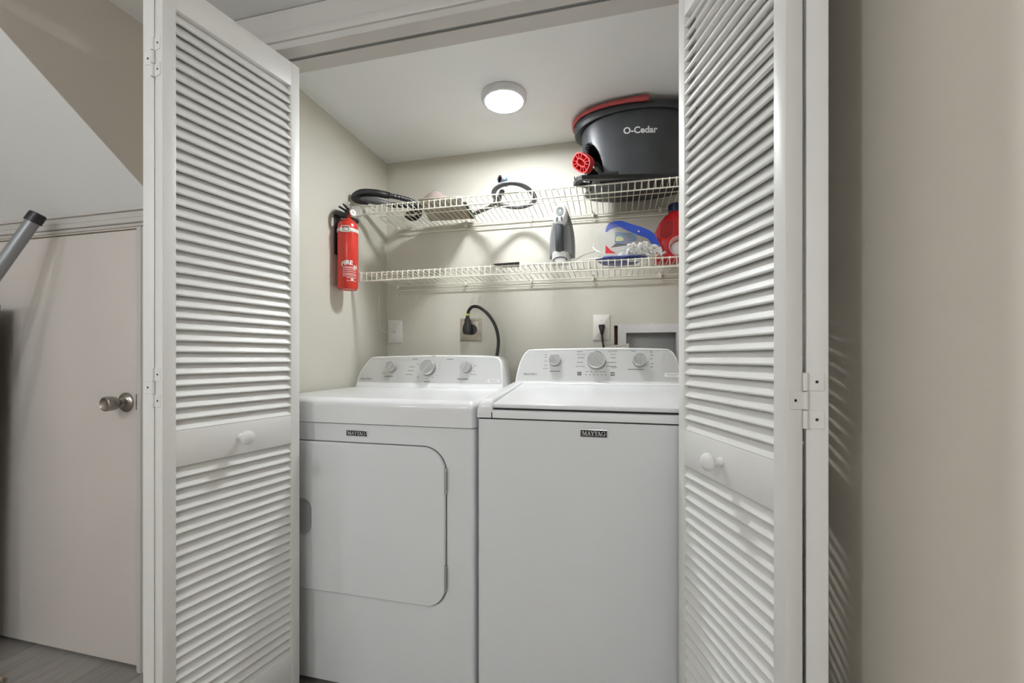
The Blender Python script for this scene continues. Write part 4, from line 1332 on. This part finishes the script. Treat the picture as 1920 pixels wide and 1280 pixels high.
mb.build('printed_card', [m_label1, m_label2, mat('dark_brown_print', (0.10, 0.075, 0.07), 0.6), mat('mauve_print', (0.32, 0.20, 0.22), 0.6)], bg, smooth=False)['label'] = 'blue and yellow printed card'
mb = MB()
sheet([(-.030, 1.716, 1.494), (.012, 1.714, 1.492), (-.010, 1.716, 1.506), (-.029, 1.718, 1.528)], .001, 0)
mb.build('red_corner', m_redfilm, bg, smooth=False)['label'] = 'red printed corner'
mb = MB()
for sd in (0,):
    mb.loft([[(x, y, z) for x, y, z in q] for q in (
        ((-.055, 1.745, 1.4705), (-.050, 1.716, 1.4705), (.0, 1.708, 1.4705), (.09, 1.710, 1.4705), (.115, 1.725, 1.4705), (.085, 1.84, 1.4705), (.02, 1.86, 1.4705), (-.035, 1.83, 1.4705)),
        ((-.072, 1.745, 1.476), (-.064, 1.710, 1.476), (.0, 1.702, 1.477), (.10, 1.704, 1.477), (.132, 1.725, 1.476), (.095, 1.85, 1.476), (.02, 1.87, 1.476), (-.045, 1.84, 1.476)),
        ((-.062, 1.748, 1.484), (-.054, 1.718, 1.484), (.0, 1.712, 1.482), (.09, 1.714, 1.481), (.115, 1.728, 1.481), (.085, 1.83, 1.484), (.02, 1.85, 1.484), (-.035, 1.82, 1.484)))], True)
mb.build('blue_base', m_bluefilm, bg, angle=40)['label'] = 'crumpled blue printed bottom of the bag'
mb = MB()
rnd = random.Random(3)
for i in range(210):
    s = rnd.random() ** .85
    x = .045 + .135 * s + rnd.uniform(-.012, .012)
    zt = 1.500 + .030 * math.sin(PI * min(1, (x - .02) / .16)) ** .8
    z = 1.478 + (zt - 1.478) * rnd.random() ** .7
    y = 1.722 + .014 * rnd.random() - .018 * math.sin(PI * (z - 1.47) / .09)
    d = Vector((rnd.uniform(-1, 1), rnd.uniform(-1, .3), rnd.uniform(-.6, 1))).normalized()
    q = Vector((0, 0, 1)).rotation_difference(d).to_matrix().to_4x4()
    mb.ball((0, 0, 0), .0042, 6, 4, 0, (1, 1, 1.7), Matrix.Translation((x, y, z)) @ q)
mb.ball((.085, 1.765, 1.492), .03, 14, 8, 0, (2.3, .8, .85))
sw = mb.build('cotton_swabs', m_cotton, None, angle=80)
tag(sw, 'heap of white cotton swab tips inside the clear zip bag', 'cotton swabs', None, 'stuff')

# red jug
jg = empty('red_jug', (.245, 1.845, DLO))
tag(jg, 'red plastic jug with navy cap at the right end of the lower shelf', 'jug')
jx, jy = .245, 1.850
def jring(z, hw, hd, e=3.6, sx=0):
    return [(jx + sx + ell(hw, hd, 2 * PI * i / 40, e)[0], jy + ell(hw, hd, 2 * PI * i / 40, e)[1], z) for i in range(40)]
mb = MB()
z0 = DLO + .001
mb.loft([jring(z0, .060, .040), jring(z0 + .004, .074, .050), jring(z0 + .012, .079, .054), jring(z0 + .08, .079, .054), jring(1.592, .0785, .054), jring(1.606, .075, .052), jring(1.640, .056, .044), jring(1.662, .038, .034), jring(1.673, .027, .026, 2.2, .002), jring(1.680, .022, .022, 2, .002), jring(1.684, .020, .020, 2, .002)], True)
mb.build('bottle', m_jug, jg, angle=50)
mb = MB()   # moulded frame around the hand grip, standing proud of the front
yj = jy - .054
fp = rrect(.182, .236, 1.560, 1.634, [.012, .030, .010, .030], 5)
mb.tube([(x, yj + .004 + .10 * max(0, z - 1.615), z) for x, z in fp], .0055, 8, loop=True)
mb.build('grip_frame', m_jug, jg, angle=60)
mb = MB(); fq = inset(fp, .004)  # flat plate; shade of the grip recess painted as darker red
mb.loft([[(x, yj + .002 + .10 * max(0, z - 1.615), z) for x, z in fq], [(x, yj - .0012 + .10 * max(0, z - 1.615), z) for x, z in fq]], True)
mb.build('grip_recess', mat('recess_shade_red', (0.36, 0.012, 0.015), 0.4), jg)['label'] = 'hand grip, recess shade painted darker red'
mb = MB(); mb.lathe([(.001, 0), (.025, 0), (.026, .004), (.0255, .030), (.022, .034), (.001, .034)], (jx + .004, jy, 1.680), (0, 0, 1), 28)
for i in range(28):
    a = 2 * PI * i / 28; mb.box(-.0010, .0010, -.0275, -.025, .004, .029, 0, 1, 0, Matrix.Translation((jx + .004, jy, 1.680)) @ Matrix.Rotation(a, 4, 'Z'))
mb.build('cap', m_navy, jg)['label'] = 'navy screw cap'

# cup in front of the jug
cp = empty('plastic_cup', (.248, 1.745, DLO))
tag(cp, 'small pinkish clear measuring cup in front of the red jug', 'cup')
cc = Vector((.243, 1.712, DLO + .036)); cax = Vector((-.10, -1.0, .06)).normalized()
mb = MB(); mb.lathe([(.026, -.040), (.030, -.030), (.036, .012), (.037, .014), (.0345, .013), (.0285, -.030)], cc, cax, 32, 0, cap=False)
mb.build('cup_wall', m_cup, cp, angle=50)
mb = MB(); mb.lathe([(.001, -.040), (.026, -.040), (.0285, -.030), (.027, -.020), (.001, -.016)], cc + Vector((0, 0, -.002)), cax, 28)
mb.build('cup_base', m_plastic, cp)['label'] = 'white base of the cup'

# ---------------------------------------------------------------- wall fittings
FB = front(YB)
def plate(name, x0, x1, z0, z1, m, d=.006, r=.003, bev=.003):
    mb = MB(); slab(mb, rrect(x0, x1, z0, z1, r, 3), FB, 0, d, bev); return mb
pj = empty('phone_jack', (-1.117, YB, 1.158))
tag(pj, 'white cable jack plate on the back wall left of the dryer outlet', 'wall jack')
plate('p', -1.157, -1.076, 1.158, 1.2785, m_plate).build('cover_plate', m_plate, pj)
mb = MB(); mb.lathe([(.001, 0), (.008, 0), (.008, .004), (.005, .005), (.005, .012), (.001, .012)], (-1.1165, YB - .006, 1.217), (0, -1, 0), 14)
mb.build('jack', m_zinc, pj)['label'] = 'small metal jack'
for z in (1.258, 1.179):
    mb = MB(); mb.lathe([(.001, 0), (.003, .0002), (.0022, .0012), (.001, .0012)], (-1.1165, YB - .006, z), (0, -1, 0), 10); mb.build('screw', m_zinc, pj)
mb = MB()
mb.tube(catmull([(-1.1165, YB - .016, 1.217), (-1.128, YB - .028, 1.211), (-1.142, YB - .036, 1.2075), (-1.1555, YB - .050, 1.2165), (-1.1645, YB - .070, 1.234), (-1.1650, YB - .078, 1.26), (-1.1650, YB - .085, 1.40)], 6), .0019, 6)
mb.build('cable', m_cordwhite, pj)['label'] = 'thin white cable'

do = empty('dryer_outlet', (-.698, YB, 1.162))
tag(do, 'tarnished square outlet plate behind the dryer holding a black plug', 'outlet')
b_ = plate('p', -.7535, -.6415, 1.162, 1.2785, m_steelplate, .005, .002, .002); b_.build('cover_plate', m_steelplate, do)
mb = MB()
q = rrect(-.743, -.652, 1.172, 1.2685, .003, 2)
mb.tube([FB(x, z, .0055) for x, z in q], .0022, 6, loop=True)
mb.build('raised_rim', m_steelplate, do)
mb = MB(); mb.lathe([(.001, 0), (.027, 0), (.026, .003), (.001, .003)], (-.690, YB - .005, 1.222), (0, -1, 0), 28)
mb.build('socket', m_black, do)
dc = empty('power_lead', (-.71, YB - .02, 1.2))
tag(dc, 'thick black dryer cord with yellow tag plugged into the square outlet', 'power cord')
mb = MB()
RR = []
for z, w, d0, d1 in ((1.196, .010, .010, .030), (1.200, .019, .008, .040), (1.215, .024, .008, .044), (1.235, .022, .008, .042), (1.252, .016, .010, .036), (1.256, .0145, .012, .034), (1.270, .0145, .012, .034), (1.274, .011, .014, .032), (1.282, .010, .014, .030)):
    RR.append([(-.7085 + ell(w, 1, a, 2.6)[0], YB - (d0 + d1) / 2 - (d1 - d0) / 2 * ell(1, 1, a, 2.6)[1], z) for a in [2 * PI * i / 20 for i in range(20)]])
mb.loft(RR, True)
mb.build('plug', m_black, dc, angle=50)['label'] = 'black moulded plug'
mb = MB()
cp_ = catmull([(-.7085, YB - .022, 1.276), (-.7060, YB - .024, 1.296), (-.6960, YB - .034, 1.316), (-.6720, YB - .048, 1.331), (-.640, YB - .054, 1.328), (-.605, YB - .058, 1.306), (-.575, YB - .060, 1.272), (-.553, YB - .062, 1.235), (-.5405, YB - .064, 1.195), (-.5360, YB - .066, 1.150), (-.5420, YB - .072, 1.090), (-.556, YB - .080, 1.02), (-.57, YB - .085, .93)], 6)
mb.tube(cp_, .0079, 12, flat=1.0)
mb.build('cord', m_cordblack, dc, angle=60)
mb = MB(); mb.tube(cp_[5:9], .0084, 12); mb.build('yellow_tag', m_yellow, dc)['label'] = 'yellow tag'

wo = empty('wall_outlet', (-.053, YB, 1.162))
tag(wo, 'white outlet plate behind the washer holding a slim black plug', 'outlet')
plate('p', -.0925, -.0145, 1.162, 1.2815, m_plate2).build('cover_plate', m_plate2, wo)
mb = MB(); mb.lathe([(.001, 0), (.0028, .0002), (.002, .0012), (.001, .0012)], (-.0535, YB - .006, 1.2555), (0, -1, 0), 10); mb.build('screw', m_zinc, wo)
wc = empty('power_lead', (-.052, YB - .02, 1.19))
tag(wc, 'slim black washer plug and cord in the white outlet plate', 'power cord')
mb = MB()
RR = []
for z, w, d1 in ((1.2345, .011, .018), (1.2325, .0145, .024), (1.222, .0145, .028), (1.205, .010, .027), (1.192, .007, .024), (1.188, .006, .022)):
    RR.append([(-.052 + .03 * (1.2345 - z) + ell(w, 1, a, 2.6)[0], YB - .006 - d1 / 2 - d1 / 2 * ell(1, 1, a, 2.6)[1], z) for a in [2 * PI * i / 18 for i in range(18)]])
mb.loft(RR, True); mb.build('plug', m_black, wc, angle=50)
mb = MB(); mb.tube(catmull([(-.0505, YB - .018, 1.192), (-.0495, YB - .020, 1.175), (-.0465, YB - .026, 1.150), (-.0425, YB - .034, 1.125), (-.040, YB - .045, 1.08), (-.04, YB - .05, .99)], 5), .0047, 10)
mb.build('cord', m_cordblack, wc)

wb = empty('washer_outlet_box', (.167, YB, 1.02))
tag(wb, 'white recessed washer outlet box set in the back wall', 'outlet box')
mb = MB()
fx0, fx1, fz0, fz1 = .0205, .3150, .985, 1.2345
for a in ((fx0, BX0, fz0, fz1), (BX1, fx1, fz0, fz1), (BX0, BX1, BZ1, fz1), (BX0, BX1, fz0, BZ0)):
    mb.box(a[0], a[1], YB - .007, YB - .0003, a[2], a[3])
mb.box(.165, .180, YB - .0072, YB - .0003, fz1, fz1 + .002, .0008, 1)
mb.build('frame', m_boxwhite, wb, smooth=False)
mb = MB()
dp = .078
i0, i1, j0, j1 = BX0 + .0008, BX1 - .0008, BZ0 + .0008, BZ1 - .0008
for p in ([(i0, j0), (i1, j0)], [(i1, j0), (i1, j1)], [(i1, j1), (i0, j1)], [(i0, j1), (i0, j0)]):
    (u0, v0), (u1, v1) = p
    mb.quad([(u0, YB - .006, v0), (u1, YB - .006, v1), (u1, YB + dp, v1), (u0, YB + dp, v0)])
mb.quad([(i0, YB + dp, j0), (i1, YB + dp, j0), (i1, YB + dp, j1), (i0, YB + dp, j1)])
mb.build('recess', m_boxgrey, wb, smooth=False)
mb = MB()
mb.box(GX0 - .0002, GX0 + .0085, YB + .012, YB + .040, GZ0 + .002, GZ1 - .028, .002, 1)
mb.box(GX0 + .0005, GX1 - .004, YB + .050, YB + .080, GZ0 + .001, GZ1 - .001, .001, 1)
mb.build('cut_edge', m_wood, wb)['label'] = 'rough brown cut edge of the wall beside the box'

ps = MB()
tilt = [(-.060, 1.905, 1.000), (.075, 1.905, 1.018), (.067, 1.935, 1.1445), (-.066, 1.935, 1.1220)]
ps.loft([[Vector(p) for p in tilt], [Vector(p) + Vector((0, .0012, 0)) for p in tilt]], True, 0)
def onsheet(s, t_):
    a = Vector(tilt[0]).lerp(Vector(tilt[1]), s); b = Vector(tilt[3]).lerp(Vector(tilt[2]), s); p = a.lerp(b, t_); return p + Vector((0, -.0012, 0))
for j in range(10):
    for i in range(14):
        if (i * 5 + j * 3) % 7 < 2 and j > 0: continue
        s0 = .10 + .060 * i; t0 = .955 - .09 * j
        ps.quad([onsheet(s0, t0 - .020), onsheet(s0 + .032, t0 - .020), onsheet(s0 + .032, t0), onsheet(s0, t0)], 2 if i < 3 else 1)
pso = ps.build('paper_sheet', [m_sheet, m_ink, mat('orange_brown_print', (0.55, 0.28, 0.12), 0.6)], None, smooth=False)
tag(pso, 'printed white paper sheet tucked behind the washer console', 'paper')

# ---------------------------------------------------------------- hall things
pl = empty('grey_pole', (-2.467, .55, 0))
tag(pl, 'grey steel pole with black rubber cap leaning by the under-stair door', 'pole')
p0, p1 = Vector((-2.500, .560, .018)), Vector((-1.9655, 1.042, 1.560))
mb = MB(); mb.tube([p0, p1], .0195, 24)
mb.build('tube', m_pole, pl)
dv = (p1 - p0).normalized()
mb = MB(); mb.lathe([(.0198, -.005), (.0232, -.005), (.0236, 0), (.0232, .028), (.0190, .031), (.001, .031)], p1 - dv * .004, dv, 28, cap=False)
mb.build('end_cap', m_black, pl)['label'] = 'black rubber end cap'
mb = MB(); mb.lathe([(.001, -.018), (.024, -.018), (.0232, .03), (.0198, .03)], p0, dv, 24, cap=False)
mb.build('end_cap', m_black, pl)

ft = empty('shade_blocker', (-2.46, 1.0, 0))  # added panel outside the view; darkens the left of the under-stair door
tag(ft, 'added unseen panel shading the under-stair door, left of the pole', 'light blocker')
mb = MB(); mb.hexa([(-2.80, .955, .012), (-2.80, 1.035, 1.28), (-2.80, .995, .010), (-2.80, 1.075, 1.278), (-2.195, .955, .012), (-2.195, 1.035, 1.28), (-2.195, .995, .010), (-2.195, 1.075, 1.278)], .006, 2)
mb.build('blocker_panel', mat('blocker_dark_grey', (0.05, 0.05, 0.05), 0.5), ft)
for x in (-2.72, -2.26):
    mb = MB(); mb.tube([(x, .945, .012), (x, 1.010, 1.10)], .012, 10); mb.build('blocker_leg', m_pole, ft)

rg_ = empty('braided_rug', (-2.07, .86, 0))
tag(rg_, 'corner of a beige braided rug in front of the under-stair door', 'rug')
mb = MB()
mb.box(-2.165, -1.985, .46, .955, .001, .008, .003, 1)
mb.build('mat_field', m_rug, rg_)
mb = MB()
for ph in (0, 1, 2):
    pts = []
    cor = [(-2.172, .965), (-1.975, .965), (-1.975, .45)]
    for (a, b) in zip(cor[:-1], cor[1:]):
        for i in range(60):
            t_ = i / 60; L = math.hypot(b[0] - a[0], b[1] - a[1]); q = 2 * PI * (t_ * L / .045 + ph / 3)
            dx, dy = (b[0] - a[0]) / L, (b[1] - a[1]) / L
            pts.append((a[0] + (b[0] - a[0]) * t_ - dy * .007 * math.sin(q), a[1] + (b[1] - a[1]) * t_ + dx * .007 * math.sin(q), .010 + .004 * math.cos(q)))
    mb.tube(pts, .0055, 6)
mb.build('braided_edge', m_rug, rg_, angle=60)

for o in list(COL.objects):
    if o.name.split('.')[0] in ('lettering', 'print'):
        o['kind'] = 'stuff'
bpy.context.view_layer.update()
